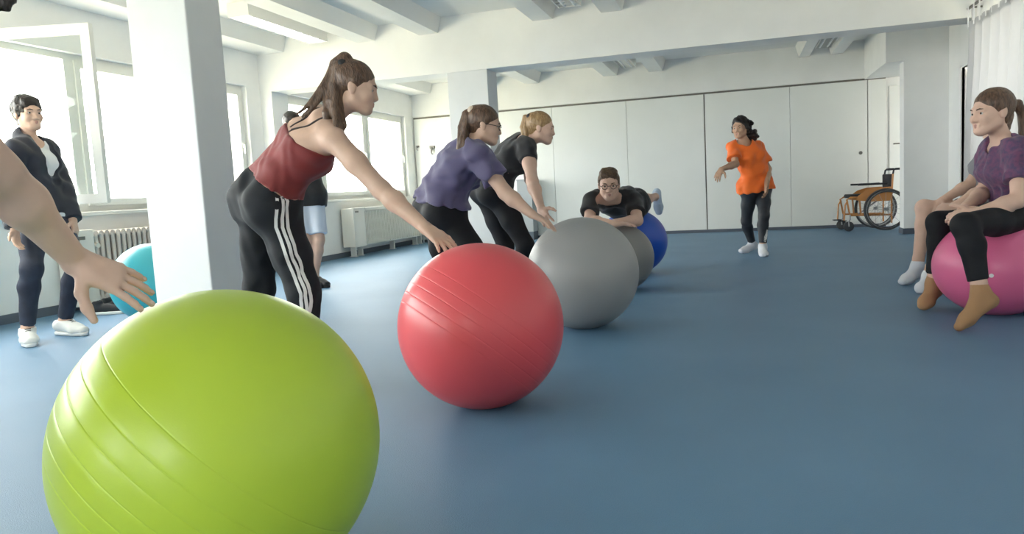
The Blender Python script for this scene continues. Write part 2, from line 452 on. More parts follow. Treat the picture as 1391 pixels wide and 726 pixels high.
b = MB(); b.box((0.106, -1.29, 0.655), (0.111, -1.19, 0.68)); b.build('badge', M_TRACK, rad2)
b = MB(); b.tube([(-0.02, 1.34, 0.22), (-0.02, 1.40, 0.22), (-0.02, 1.41, 0.18), (-0.02, 1.41, 0.0)], 0.014, 8); b.build('pipe', M_FRAME, rad2, smooth=True)

# ------------------------------------------------------------------ sheer curtain with tabs on a rod at the right wall
rod = empty('curtain_rod', (2.10, 6.55, 2.30)); tag(rod, 'dark rod holding the sheer curtain on the right wall', 'curtain rod')
b = MB(); b.tube([(0, -1.5, 0), (0, 1.52, 0)], 0.013, 10); b.build('pole', M_TRACK, rod, smooth=True)
for yy in (-1.4, 0, 1.45):
    b = MB(); b.tube([(0, yy, 0), (0.10, yy, 0)], 0.009, 8); b.build('bracket', M_TRACK, rod, smooth=True)
cur = empty('sheer_curtain', (2.10, 5.3, 0)); tag(cur, 'sheer white tab-top curtain hanging at the right edge', 'curtain')
NY, NZ = 200, 24
Y0, Y1 = 5.1, 8.02
verts = []; faces = []
for k in range(NZ + 1):
    fz = k / NZ
    z = 2.16 - fz * 2.08
    amp = 0.018 + 0.035 * min(1, fz * 2.5)
    for i in range(NY + 1):
        y = Y0 + (Y1 - Y0) * i / NY
        ph = y * 2 * math.pi / 0.21 + 1.4 * math.sin(y * 3.1) + 0.25 * math.sin(fz * 5 + y * 2)
        verts.append((amp * math.sin(ph) - 0.010 * math.sin(2 * ph + 1 + fz * 3), y + 0.012 * math.sin(2 * ph) - 5.3, z))
for k in range(NZ):
    for i in range(NY):
        a = k * (NY + 1) + i
        faces.append((a, a + 1, a + NY + 2, a + NY + 1))
me = bpy.data.meshes.new('cloth'); me.from_pydata(verts, [], faces); me.update()
link('cloth', me, M_SHEER, cur, smooth=True)
me = bpy.data.meshes.new('header'); hv = []; hf = []
for i in range(NY + 1):
    v0 = verts[i]
    for z in (2.165, 2.10): hv.append((v0[0] - 0.004, v0[1], z))
for i in range(NY): hf.append((2 * i, 2 * i + 2, 2 * i + 3, 2 * i + 1))
me.from_pydata(hv, [], hf); me.update(); link('header', me, M_SHEER, cur, smooth=True)
tab = None
yy = Y1 - 0.03
while yy > Y0:
    if tab is None:
        b = MB()
        prof = [(-0.016, 2.12), (-0.017, 2.30), (-0.010, 2.318), (0.0, 2.322), (0.010, 2.318), (0.017, 2.30), (0.016, 2.12)]
        vs0 = [b.bm.verts.new((x, -0.022, z)) for x, z in prof]; vs1 = [b.bm.verts.new((x, 0.022, z)) for x, z in prof]
        for i in range(len(prof) - 1): b.bm.faces.new((vs0[i], vs0[i + 1], vs1[i + 1], vs1[i]))
        o = b.build('tab', mat('white_cotton', (0.82, 0.82, 0.82), 0.8), cur, (0, yy - 5.3, 0)); tab = o.data
    else: link('tab', tab, None, cur, (0, yy - 5.3, 0))
    yy -= 0.168

# ------------------------------------------------------------------ exercise balls
def ball(loc, r, col, label, axis, squash=1.0, lat=(18, 24, 30, 36, 42, 48, 54), depth=0.0011, rough=0.34, valve=None, col2=None):
    root = empty('exercise_ball', (loc[0], loc[1], 0)); tag(root, label, 'exercise ball', 'exercise balls on the carpet')
    m = bpy.data.materials.new('ball_vinyl'); m.use_nodes = True
    nt = m.node_tree; b = nt.nodes['Principled BSDF']
    b.inputs['Base Color'].default_value = (*col, 1); b.inputs['Roughness'].default_value = rough
    b.inputs['Specular IOR Level'].default_value = 0.5
    b.inputs['Subsurface Weight'].default_value = 0.0
    n = nt.nodes.new('ShaderNodeTexNoise'); n.inputs['Scale'].default_value = 400
    bp = nt.nodes.new('ShaderNodeBump'); bp.inputs['Strength'].default_value = 0.06; bp.inputs['Distance'].default_value = 0.002
    tc = nt.nodes.new('ShaderNodeTexCoord'); nt.links.new(tc.outputs['Object'], n.inputs['Vector'])
    nt.links.new(n.outputs['Fac'], bp.inputs['Height']); nt.links.new(bp.outputs['Normal'], b.inputs['Normal'])
    grooves = [math.radians(a) for a in lat]
    th = sorted(set([math.pi * i / 72 for i in range(1, 72)] + [g + d for g in grooves for d in (-0.007, -0.0035, 0, 0.0035, 0.007)]))
    prof = []
    for t in th:
        rr = r
        for g in grooves: rr -= depth * math.exp(-((t - g) / 0.0032) ** 2)
        prof.append((rr * math.sin(t), rr * math.cos(t)))
    prof = [(0.0008, r)] + prof + [(0.0008, -r)]
    mb = MB(); mb.lathe(prof, (0, 0, 0), axis, 112)
    for v in mb.bm.verts:
        v.co.z *= squash
        if v.co.z < -r * squash + 0.010: v.co.z = -r * squash + 0.010      # flattened where it rests on the carpet
    o = mb.build('shell', m, root, (0, 0, r * squash - 0.0098), smooth=False)
    o.data.polygons.foreach_set('use_smooth', [True] * len(o.data.polygons))
    if valve:
        vdir = Vector(valve).normalized()
        vb = MB(); p = vdir * (r - 0.0015); p.z *= squash
        vb.lathe([(0.011, 0), (0.011, 0.004), (0.007, 0.006), (0.002, 0.006)], p, vdir, 16)
        vb.build('valve_plug', mat('valve_white', (0.8, 0.8, 0.8), 0.4), root, (0, 0, r * squash - 0.0098), smooth=True)
    return root
ball((-1.075, 1.306), 0.333, (0.45, 0.60, 0.045), 'large lime green exercise ball in the foreground', (-0.585, -0.412, -0.715), rough=0.36, lat=(56, 64, 72, 80, 88, 97))
ball((-0.974, 2.714), 0.325, (0.68, 0.085, 0.10), 'red exercise ball under the hand of the woman in the red top', (-0.519, -0.398, -0.77), lat=(72, 79, 86, 93, 101))
ball((-0.894, 4.342), 0.335, (0.30, 0.30, 0.30), 'larger grey exercise ball in front of the man lying down', (-0.3, 0.2, 0.9), depth=0.0007, rough=0.40)
ball((-0.907, 5.93), 0.270, (0.24, 0.24, 0.235), 'smaller grey exercise ball under the arms of the man', (0.2, 0.5, 0.8), depth=0.0007, rough=0.42)
ball((-0.955, 7.06), 0.325, (0.012, 0.085, 0.50), 'blue exercise ball under the legs of the man', (0.3, 0.5, 0.8), squash=0.95, depth=0.0008)
ball((1.40, 4.78), 0.325, (0.68, 0.14, 0.29), 'pink exercise ball the woman at the right sits on', (0.75, 0.1, 0.65), squash=0.86, depth=0.0012, valve=(-0.35, -0.93, -0.06))
ball((-4.30, 4.60), 0.30, (0.045, 0.42, 0.50), 'turquoise exercise ball half hidden behind the front pillar', (0.3, 0.5, 0.8), depth=0.0008)
ball((1.72, 6.20), 0.28, (0.05, 0.12, 0.30), 'dark blue ball under the person behind the pink ball, almost hidden', (0.3, 0.5, 0.8), squash=0.76, depth=0.0008)

# ------------------------------------------------------------------ wheelchair by the niche
M_ORANGE = mat('orange_enamel', (0.50, 0.21, 0.055), 0.35, coat=0.4)
M_STEEL = mat('steel_grey', (0.35, 0.36, 0.37), 0.3, metal=0.9)
M_NYLON = mat('black_nylon', (0.02, 0.021, 0.025), 0.75)
M_TYRE = mat('grey_tyre', (0.055, 0.057, 0.06), 0.6)
wc = empty('wheelchair', (1.86, 12.0, 0)); tag(wc, 'folding wheelchair with orange frame standing in the niche', 'wheelchair')
wc.rotation_euler = (0, 0, math.radians(5))
# local: faces -x, y is across
R_ = 0.30
for s in (-1, 1):
    yw = s * 0.27
    wx = 0.16
    root_w = MB()
    root_w.tube([(wx + (R_ - 0.014) * math.cos(a), yw, R_ + (R_ - 0.014) * math.sin(a)) for a in [2 * math.pi * i / 48 for i in range(48)]], 0.015, 8, closed=True)
    wh = root_w.build('wheel', M_TYRE, wc, smooth=True)
    b = MB(); b.tube([(wx + (R_ - 0.036) * math.cos(a), yw, R_ + (R_ - 0.036) * math.sin(a)) for a in [2 * math.pi * i / 48 for i in range(48)]], 0.009, 6, closed=True); b.build('rim', M_STEEL, wh, smooth=True)
    b = MB(); b.tube([(wx + (R_ - 0.045) * math.cos(a), yw + s * 0.04, R_ + (R_ - 0.045) * math.sin(a)) for a in [2 * math.pi * i / 48 for i in range(48)]], 0.008, 6, closed=True); b.build('hand_rim', M_TYRE, wh, smooth=True)
    b = MB(); b.tube([(wx, yw - 0.035, R_), (wx, yw + 0.035, R_)], 0.024, 12); b.build('hub', M_STEEL, wh, smooth=True)
    for i in range(16):
        a = 2 * math.pi * i / 16
        b = MB(); b.tube([(wx + 0.022 * math.cos(a), yw + 0.02 * (-1) ** i, R_ + 0.022 * math.sin(a)), (wx + (R_ - 0.04) * math.cos(a), yw, R_ + (R_ - 0.04) * math.sin(a))], 0.0022, 5); b.build('spoke', M_STEEL, wh)
    # caster with fork
    cxk = -0.33
    b = MB(); b.lathe([(0.015, -0.016), (0.062, -0.015), (0.072, -0.008), (0.072, 0.008), (0.062, 0.015), (0.015, 0.016)], (cxk, s * 0.23, 0.072), (0, 1, 0), 24)
    cs = b.build('caster', M_TYRE, wc, smooth=True)
    b = MB(); b.tube([(cxk, s * 0.23 - 0.026, 0.072), (cxk - 0.005, s * 0.23 - 0.026, 0.14), (cxk + 0.02, s * 0.23, 0.17), (cxk + 0.02, s * 0.23, 0.24)], 0.009, 8); b.build('fork', M_STEEL, cs, smooth=True)
    # frame side
    ys_ = s * 0.21
    b = MB()
    b.tube([(cxk + 0.02, ys_, 0.24), (cxk - 0.02, ys_, 0.46), (cxk + 0.03, ys_, 0.49), (0.26, ys_, 0.47)], 0.013, 8)
    b.tube([(cxk + 0.02, ys_, 0.23), (0.26, ys_, 0.22)], 0.013, 8)
    b.tube([(0.25, ys_, 0.10), (0.25, ys_, 0.47), (0.27, ys_, 0.80)], 0.013, 8)
    b.tube([(-0.16, ys_, 0.22), (-0.18, ys_, 0.48)], 0.013, 8)
    b.build('side_frame', M_ORANGE, wc, smooth=True)
    b = MB(); b.tube([(cxk - 0.01, ys_, 0.44), (cxk - 0.045, ys_, 0.38), (cxk - 0.06, ys_, 0.16)], 0.012, 8); fr = b.build('foot_hanger', M_ORANGE, wc, smooth=True)
    b = MB(); b.box((cxk - 0.13, ys_ - 0.09 if s > 0 else ys_ - 0.02, 0.145), (cxk - 0.02, ys_ + 0.02 if s > 0 else ys_ + 0.09, 0.158), 0.004); b.build('footplate', M_NYLON, fr)
    # side guard: a curved orange panel
    pts = [(-0.24, 0.45), (-0.20, 0.51), (-0.10, 0.58), (0.03, 0.615), (0.24, 0.62), (0.25, 0.42), (-0.05, 0.42)]
    b = MB(); v0 = [b.bm.verts.new((x, s * 0.232 - 0.004, z)) for x, z in pts]; v1 = [b.bm.verts.new((x, s * 0.232 + 0.004, z)) for x, z in pts]
    b.bm.faces.new(v0); b.bm.faces.new(v1[::-1])
    for i in range(len(pts)): b.bm.faces.new((v0[i], v1[i], v1[(i + 1) % len(pts)], v0[(i + 1) % len(pts)]))
    b.build('side_guard', M_ORANGE, wc)
    b = MB(); b.box((-0.20, ys_ + s * 0.005 - 0.022, 0.655), (0.20, ys_ + s * 0.005 + 0.022, 0.682), 0.008); b.build('armrest', M_NYLON, wc)
    b = MB(); b.tube([(0.27, ys_, 0.80), (0.28, ys_, 0.855), (0.30, ys_, 0.868), (0.40, ys_, 0.868)], [0.013, 0.013, 0.016, 0.017], 8); b.build('push_handle', M_NYLON, wc, smooth=True)
b = MB(); b.box((-0.30, -0.205, 0.475), (0.25, 0.205, 0.53), 0.015); b.build('seat', M_NYLON, wc, smooth=True)
b = MB(); b.box((0.235, -0.205, 0.54), (0.275, 0.205, 0.80), 0.012); b.build('backrest', M_NYLON, wc, smooth=True)
b = MB(); b.tube([(-0.1, -0.21, 0.22), (0.1, 0.21, 0.46)], 0.011, 8).tube([(-0.1, 0.21, 0.22), (0.1, -0.21, 0.46)], 0.011, 8); b.build('cross_brace', M_STEEL, wc, smooth=True)
b = MB(); b.box((0.40, -0.32, 0.26), (0.415, -0.28, 0.34), 0.003); b.build('reflector', mat('red_reflector', (0.6, 0.08, 0.02), 0.3), wc)

# ------------------------------------------------------------------ grey box by the far panels, hooks, shoes under the radiator
gb = empty('storage_box', (-3.46, 12.38, 0)); tag(gb, 'tall narrow grey box with dark base behind the blonde woman', 'box')
b = MB(); b.box((-0.13, -0.15, 0.14), (0.13, 0.15, 1.02), 0.006); b.build('body', mat('grey_laminate', (0.36, 0.38, 0.39), 0.5), gb)
b = MB(); b.box((-0.125, -0.145, 0.0), (0.125, 0.145, 0.142)); b.build('base', M_BASE, gb)
b = MB(); b.box((-0.135, -0.155, 1.02), (0.135, 0.155, 1.04), 0.004); b.build('lid', mat('grey_laminate', (0.5, 0.5, 0.5)), gb)
for i, (x, z, lab, sc_) in enumerate([(-5.24, 1.70, 'dark wall hook on the far panels, beside the purple sleeve', 1.0), (-5.52, 1.74, 'small wall hook on the far panels next to the window', 0.55)]):
    hk = empty('wall_hook', (x, YF - 0.03, z)); tag(hk, lab, 'hook')
    b = MB(); b.box((-0.05 * sc_, -0.02, -0.01), (0.05 * sc_, 0, 0.045 * sc_), 0.003); b.build('plate', M_TRACK, hk)
    b = MB(); b.tube([(0, -0.01, 0.0), (0, -0.05, -0.03 * sc_), (0, -0.06, -0.08 * sc_), (0, -0.03, -0.11 * sc_), (0, 0.0, -0.10 * sc_)], [0.022 * sc_, 0.02 * sc_, 0.014 * sc_, 0.01 * sc_, 0.008 * sc_], 8); b.build('prong', M_TRACK, hk, smooth=True)

# ------------------------------------------------------------------ smooth solids: distance fields turned into one continuous mesh
F32 = np.float32
def V(*a): return np.array(a, dtype=np.float64)
def unit(v):
    v = np.asarray(v, float); return v / (np.linalg.norm(v) + 1e-12)
def lerp(a, b, t): return a + (b - a) * t

class Solid:
    def __init__(self): self.ops = []
    # each op: (mode, k, bbox_lo, bbox_hi, fn)
    def _add(self, mode, k, lo, hi, fn): self.ops.append((mode, k, lo, hi, fn)); return self
    def cone(self, a, b, ra, rb, k=0.02, clip=None, mode='u', flat=None):
        a = np.asarray(a, float); b = np.asarray(b, float); r = max(ra, rb)
        ba = b - a; L2 = float(ba @ ba) + 1e-12
        def fn(x, y, z):
            px, py, pz = x - a[0], y - a[1], z - a[2]
            t = (px * ba[0] + py * ba[1] + pz * ba[2]) / L2
            t = np.clip(t, 0, 1)
            qx, qy, qz = px - t * ba[0], py - t * ba[1], pz - t * ba[2]
            if flat is not None:
                ax, s = flat; ax = unit(ax)
                w = (qx * ax[0] + qy * ax[1] + qz * ax[2]) * (1.0 / s - 1.0)
                qx, qy, qz = qx + ax[0] * w, qy + ax[1] * w, qz + ax[2] * w
            d = np.sqrt(qx * qx + qy * qy + qz * qz) - (ra + t * (rb - ra))
            if clip is not None:
                for (p, n) in clip:
                    n = unit(n)
                    d = np.maximum(d, (x - p[0]) * n[0] + (y - p[1]) * n[1] + (z - p[2]) * n[2])
            return d
        rr = r * (max(1.0, flat[1]) if flat is not None else 1.0)
        return self._add(mode, k, np.minimum(a, b) - rr, np.maximum(a, b) + rr, fn)
    def ball(self, c, r, k=0.02, mode='u', clip=None): return self.cone(c, np.asarray(c, float) + 1e-5, r, r, k, clip, mode)
    def ell(self, c, axes, radii, k=0.02, mode='u', clip=None):
        c = np.asarray(c, float); A = [unit(a) for a in axes]; R = radii
        def fn(x, y, z):
            px, py, pz = x - c[0], y - c[1], z - c[2]
            k0 = 0; k1 = 0
            for ax, r in zip(A, R):
                w = (px * ax[0] + py * ax[1] + pz * ax[2]) / r
                k0 = k0 + w * w; k1 = k1 + (w / r) ** 2
            k0 = np.sqrt(k0); k1 = np.sqrt(k1) + 1e-9
            d = k0 * (k0 - 1) / k1
            if clip is not None:
                for (p, n) in clip:
                    n = unit(n)
                    d = np.maximum(d, (x - p[0]) * n[0] + (y - p[1]) * n[1] + (z - p[2]) * n[2])
            return d
        e = max(R)
        return self._add(mode, k, c - e, c + e, fn)
    def plane(self, p, n):
        """keep only what lies behind the plane"""
        p = np.asarray(p, float); n = unit(n)
        return self._add('cut', 0, None, None, lambda x, y, z: (x - p[0]) * n[0] + (y - p[1]) * n[1] + (z - p[2]) * n[2])
    def wrinkle(self, amp, freq, seed=0):
        rs = np.random.RandomState(seed)
        W = [(unit(rs.randn(3)) * freq * rs.uniform(0.6, 1.5), unit(rs.randn(3)) * freq * 0.6, rs.uniform(0, 6.3, 2)) for _ in range(4)]
        def fn(x, y, z):
            s = 0
            for a, b, ph in W:
                s = s + np.sin(a[0] * x + a[1] * y + a[2] * z + ph[0] + 1.6 * np.sin(b[0] * x + b[1] * y + b[2] * z + ph[1]))
            return s * (amp / 4.0)
        return self._add('disp', 0, None, None, fn)
    @staticmethod
    def _comb(f, d, mode, k):
        if mode == 'u':
            if k <= 0: return np.minimum(f, d)
            h = np.maximum(k - np.abs(f - d), 0) / k
            return np.minimum(f, d) - h * h * k * 0.25
        d = -d
        if k <= 0: return np.maximum(f, d)
        h = np.maximum(k - np.abs(f - d), 0) / k
        return np.maximum(f, d) + h * h * k * 0.25
    def at(self, P):
        P = np.asarray(P, float); x, y, z = P[:, 0], P[:, 1], P[:, 2]
        f = np.full(len(P), 0.3)
        for mode, k, lo, hi, fn in self.ops:
            d = fn(x, y, z)
            if mode == 'cut': f = np.maximum(f, d)
            elif mode == 'disp': f = f + d
            else: f = self._comb(f, d, mode, k)
        return f
    def project(self, P, off=0.0, it=6):
        P = np.array(P, float); e = 1e-3
        for _ in range(it):
            f = self.at(P) - off
            G = np.stack([self.at(P + np.eye(3)[i] * e) - self.at(P - np.eye(3)[i] * e) for i in range(3)], 1) / (2 * e)
            G /= (np.linalg.norm(G, axis=1, keepdims=True) + 1e-9)
            P -= G * np.clip(f, -0.03, 0.03)[:, None]
        return P, G
    def polygonise(self, h, fine=()):
        """fine: list of (centre, half size, step): boxes where the grid is closer"""
        los = np.min([o[2] for o in self.ops if o[0] == 'u'], axis=0) - 3 * h - 0.01
        his = np.max([o[3] for o in self.ops if o[0] == 'u'], axis=0) + 3 * h + 0.01
        axes = []
        for i in range(3):
            cuts = [(c[i] - s, c[i] + s, st) for c, s, st in fine]
            g = [los[i]]
            while g[-1] < his[i]:
                st = h
                for a, b, s_ in cuts:
                    if a - h <= g[-1] <= b: st = min(st, s_)
                g.append(g[-1] + st)
            axes.append(np.array(g, dtype=F32))
        X, Y, Z = axes
        f = np.full((len(X), len(Y), len(Z)), 0.3, dtype=F32)
        for mode, k, lo, hi, fn in self.ops:
            if mode in ('u', 's'):
                m = 0.02 + k + 2.5 * h
                sl = []
                for i, A in enumerate(axes):
                    a = max(int(np.searchsorted(A, lo[i] - m)) - 1, 0); b = min(int(np.searchsorted(A, hi[i] + m)) + 1, len(A))
                    sl.append(slice(a, b))
                sub = f[sl[0], sl[1], sl[2]]
                if sub.size == 0: continue
                d = fn(X[sl[0], None, None], Y[None, sl[1], None], Z[None, None, sl[2]]).astype(F32)
                f[sl[0], sl[1], sl[2]] = self._comb(sub, d, mode, k)
            elif mode == 'cut':
                f = np.maximum(f, fn(X[:, None, None], Y[None, :, None], Z[None, None, :]).astype(F32))
            else:
                i, j, l = np.nonzero(np.abs(f) < 0.03)
                f[i, j, l] += fn(X[i], Y[j], Z[l]).astype(F32)
        ins = f < 0
        # surface nets
        c = np.zeros(tuple(s - 1 for s in f.shape), dtype=np.uint8)
        for dx in (0, 1):
            for dy in (0, 1):
                for dz in (0, 1):
                    c += ins[dx:f.shape[0] - 1 + dx, dy:f.shape[1] - 1 + dy, dz:f.shape[2] - 1 + dz]
        ci, cj, cl = np.nonzero((c > 0) & (c < 8))
        n = len(ci)
        idx = np.full(c.shape, -1, dtype=np.int32); idx[ci, cj, cl] = np.arange(n)
        acc = np.zeros((n, 3)); cnt = np.zeros(n)
        for ax in range(3):
            o1, o2 = [q for q in range(3) if q != ax]
            for u in (0, 1):
                for w in (0, 1):
                    A = [ci, cj, cl]; 
                    A = [A[0].copy(), A[1].copy(), A[2].copy()]
                    A[o1] = A[o1] + u; A[o2] = A[o2] + w
                    B = [A[0], A[1], A[2]]; B[ax] = B[ax] + 1
                    fa = f[A[0], A[1], A[2]]; fb = f[B[0], B[1], B[2]]
                    if ax == 0: fa = f[A[0], A[1], A[2]]
                    msk = (fa < 0) != (fb < 0)
                    t = np.where(msk, fa / (fa - fb + 1e-12), 0)
                    p = np.stack([X[A[0]], Y[A[1]], Z[A[2]]], 1).astype(float)
                    stp = axes[ax][B[ax]] - axes[ax][A[ax]]
                    p[:, ax] += t * stp
                    acc += p * msk[:, None]; cnt += msk
        verts = acc / np.maximum(cnt, 1)[:, None]
        quads = []
        for ax in range(3):
            o1, o2 = [(1, 2), (2, 0), (0, 1)][ax]
            s0 = [slice(None)] * 3; s1 = [slice(None)] * 3
            s0[ax] = slice(0, -1); s1[ax] = slice(1, None)
            a = ins[tuple(s0)]; b = ins[tuple(s1)]
            e = np.nonzero(a != b)
            e = [q.copy() for q in e]
            ok = (e[o1] > 0) & (e[o2] > 0) & (e[o1] < c.shape[o1]) & (e[o2] < c.shape[o2])
            e = [q[ok] for q in e]
            def cell(du, dw):
                q = [e[0].copy(), e[1].copy(), e[2].copy()]
                q[o1] += du; q[o2] += dw
                return idx[q[0], q[1], q[2]]
            Q = np.stack([cell(-1, -1), cell(0, -1), cell(0, 0), cell(-1, 0)], 1)
            flip = ~a[e[0], e[1], e[2]]
            Q[flip] = Q[flip][:, ::-1]
            quads.append(Q)
        return verts, np.concatenate(quads)

def np_mesh(name, verts, quads):
    me = bpy.data.meshes.new(name)
    me.vertices.add(len(verts)); me.vertices.foreach_set('co', np.ascontiguousarray(verts, dtype=F32).ravel())
    nq = len(quads)
    me.loops.add(nq * 4); me.loops.foreach_set('vertex_index', np.ascontiguousarray(quads, dtype=np.int32).ravel())
    me.polygons.add(nq); me.polygons.foreach_set('loop_start', np.arange(nq, dtype=np.int32) * 4)
    me.polygons.foreach_set('use_smooth', np.ones(nq, dtype=bool))
    me.update(calc_edges=True); me.validate()
    return me

# ------------------------------------------------------------------ people
POSES = {
    'navy': dict(pel=(-4.612, 4.003, 0.861), hipR=(-4.617, 3.925, 0.834), hipL=(-4.605, 4.077, 0.847), ankR=(-4.545, 3.729, 0.100), ankL=(-4.543, 4.015, 0.100), toeR=(-4.398, 3.617, 0.035), toeL=(-4.360, 3.990, 0.035), waist=(-4.637, 4.014, 1.040), neck=(-4.698, 4.030, 1.374), shR=(-4.593, 3.832, 1.279), shL=(-4.706, 4.179, 1.310), head=(-4.685, 4.042, 1.551), elR=(-4.590, 3.762, 1.006), wrR=(-4.511, 3.697, 0.764), elL=(-4.591, 4.183, 1.020), wrL=(-4.472, 4.112, 0.798), kneeR=(-4.441, 3.725, 0.497), kneeL=(-4.389, 4.021, 0.480)),
    'tank': dict(pel=(-2.043, 2.929, 0.855), hipR=(-1.959, 2.864, 0.787), hipL=(-2.132, 2.982, 0.817), ankR=(-1.833, 2.797, 0.090), ankL=(-2.215, 2.914, 0.090), toeR=(-1.648, 2.780, 0.028), toeL=(-2.037, 2.863, 0.028), waist=(-1.971, 2.942, 0.971), neck=(-1.735, 2.987, 1.206), shR=(-1.645, 2.866, 1.095), shL=(-1.853, 3.111, 1.232), head=(-1.593, 3.001, 1.327), elR=(-1.420, 2.828, 0.870), wrR=(-1.207, 2.771, 0.705), elL=(-1.986, 3.154, 1.023), wrL=(-2.048, 3.075, 0.851), kneeR=(-1.828, 2.824, 0.441), kneeL=(-2.138, 2.936, 0.440)),
    'purple': dict(pel=(-1.694, 4.151, 0.754), hipR=(-1.623, 4.083, 0.701), hipL=(-1.760, 4.211, 0.719), ankR=(-1.682, 4.045, 0.090), ankL=(-1.976, 4.247, 0.090), toeR=(-1.498, 4.031, 0.028), toeL=(-1.798, 4.199, 0.028), waist=(-1.667, 4.151, 0.876), neck=(-1.477, 4.162, 1.133), shR=(-1.392, 4.031, 1.038), shL=(-1.540, 4.310, 1.127), head=(-1.395, 4.166, 1.229), elR=(-1.239, 3.983, 0.830), wrR=(-1.081, 3.944, 0.705), elL=(-1.632, 4.367, 0.936), wrL=(-1.700, 4.284, 0.740), kneeR=(-1.400, 4.042, 0.359), kneeL=(-1.671, 4.172, 0.320)),
    'blonde': dict(pel=(-1.688, 5.109, 0.856), hipR=(-1.624, 5.040, 0.812), hipL=(-1.745, 5.173, 0.826), ankR=(-1.543, 5.069, 0.090), ankL=(-1.785, 5.257, 0.090), toeR=(-1.368, 5.009, 0.028), toeL=(-1.610, 5.197, 0.028), waist=(-1.635, 5.108, 0.990), neck=(-1.402, 5.138, 1.195), shR=(-1.376, 4.990, 1.115), shL=(-1.496, 5.278, 1.198), head=(-1.305, 5.134, 1.270), elR=(-1.310, 4.840, 0.894), wrR=(-1.217, 4.681, 0.713), elL=(-1.425, 5.207, 0.915), wrL=(-1.293, 4.973, 0.706), kneeR=(-1.426, 5.000, 0.455), kneeL=(-1.625, 5.169, 0.434)),
    'man': dict(pel=(-0.933, 6.635, 0.661), hipR=(-0.999, 6.634, 0.651), hipL=(-0.860, 6.677, 0.650), kneeR=(-1.023, 7.076, 0.630), kneeL=(-0.847, 7.124, 0.669), ankR=(-1.067, 7.486, 0.647), ankL=(-0.770, 7.531, 0.712), toeR=(-1.069, 7.526, 0.542), toeL=(-0.749, 7.562, 0.549), waist=(-0.926, 6.405, 0.662), neck=(-0.966, 6.004, 0.760), shR=(-1.111, 5.904, 0.734), shL=(-0.796, 6.051, 0.715), head=(-0.960, 5.848, 0.855), elR=(-1.112, 5.750, 0.576), wrR=(-0.889, 5.647, 0.545), elL=(-0.748, 5.860, 0.556), wrL=(-0.898, 5.709, 0.558)),
    'orange': dict(pel=(0.209, 8.675, 0.745), hipR=(0.137, 8.609, 0.717), hipL=(0.287, 8.738, 0.708), ankR=(0.161, 8.905, 0.090), ankL=(0.259, 8.464, 0.090), toeR=(0.037, 8.768, 0.028), toeL=(0.267, 8.279, 0.028), waist=(0.189, 8.657, 0.924), neck=(0.086, 8.586, 1.249), shR=(-0.030, 8.565, 1.193), shL=(0.235, 8.750, 1.182), head=(0.051, 8.528, 1.399), elR=(-0.004, 8.385, 1.003), wrR=(-0.146, 8.189, 0.954), elL=(0.338, 8.735, 0.933), wrL=(0.310, 8.515, 0.725), kneeR=(0.098, 8.715, 0.371), kneeL=(0.279, 8.498, 0.433)),
    'pinkball': dict(pel=(1.520, 4.810, 0.551), hipR=(1.549, 4.922, 0.528), hipL=(1.506, 4.721, 0.540), kneeR=(1.124, 4.875, 0.522), kneeL=(1.113, 4.306, 0.538), ankR=(1.111, 4.916, 0.152), ankL=(1.173, 4.246, 0.196), toeR=(1.040, 4.842, 0.030), toeL=(1.066, 4.199, 0.030), waist=(1.488, 4.803, 0.677), neck=(1.414, 4.759, 0.973), shR=(1.412, 4.921, 0.923), shL=(1.447, 4.614, 0.901), head=(1.342, 4.711, 1.127), elR=(1.366, 4.883, 0.690), wrR=(1.190, 4.631, 0.606), elL=(1.420, 4.516, 0.646), wrL=(1.211, 4.498, 0.586)),
    'behind': dict(pel=(1.793, 6.170, 0.490), hipR=(1.809, 6.257, 0.475), hipL=(1.786, 6.083, 0.478), kneeR=(1.322, 6.138, 0.555), kneeL=(1.376, 5.773, 0.535), ankR=(1.266, 6.075, 0.125), ankL=(1.244, 5.625, 0.105), toeR=(1.143, 5.945, 0.030), toeL=(1.166, 5.509, 0.030), waist=(1.776, 6.183, 0.661), neck=(1.807, 6.205, 0.977), shR=(1.790, 6.341, 0.919), shL=(1.825, 6.076, 0.898), head=(1.791, 6.186, 1.145), elR=(1.645, 6.221, 0.710), wrR=(1.443, 6.138, 0.604), elL=(1.648, 5.955, 0.670), wrL=(1.446, 5.841, 0.570)),
    'shorts': dict(pel=(-4.052, 6.438, 0.892), hipR=(-4.119, 6.383, 0.861), hipL=(-4.000, 6.481, 0.852), ankR=(-4.083, 6.347, 0.100), ankL=(-4.020, 6.418, 0.100), toeR=(-3.903, 6.307, 0.035), toeL=(-3.850, 6.347, 0.035), waist=(-4.061, 6.456, 1.087), neck=(-4.123, 6.476, 1.459), shR=(-4.216, 6.357, 1.395), shL=(-4.015, 6.586, 1.391), head=(-4.161, 6.481, 1.619), elR=(-4.163, 6.239, 1.128), wrR=(-3.892, 6.214, 1.098), elL=(-3.949, 6.496, 1.146), wrL=(-3.910, 6.278, 1.155), kneeR=(-4.048, 6.353, 0.473), kneeL=(-3.941, 6.420, 0.467)),
    'fore': dict(pel=(-1.630, 0.767, 0.880), hipR=(-1.504, 0.729, 0.853), hipL=(-1.726, 0.809, 0.864), ankR=(-1.634, 0.694, 0.100), ankL=(-1.902, 0.765, 0.100), toeR=(-1.455, 0.741, 0.028), toeL=(-1.720, 0.796, 0.028), waist=(-1.496, 0.781, 1.023), neck=(-1.214, 0.799, 1.170), shR=(-1.085, 0.682, 1.081), shL=(-1.240, 0.848, 1.114), head=(-1.195, 0.898, 1.260), elL=(-1.163, 0.934, 0.904), wrL=(-1.178, 1.081, 0.745), elR=(-1.154, 0.685, 0.909), wrR=(-1.329, 0.689, 0.765), kneeR=(-1.406, 0.754, 0.435), kneeL=(-1.674, 0.810, 0.438)),
}

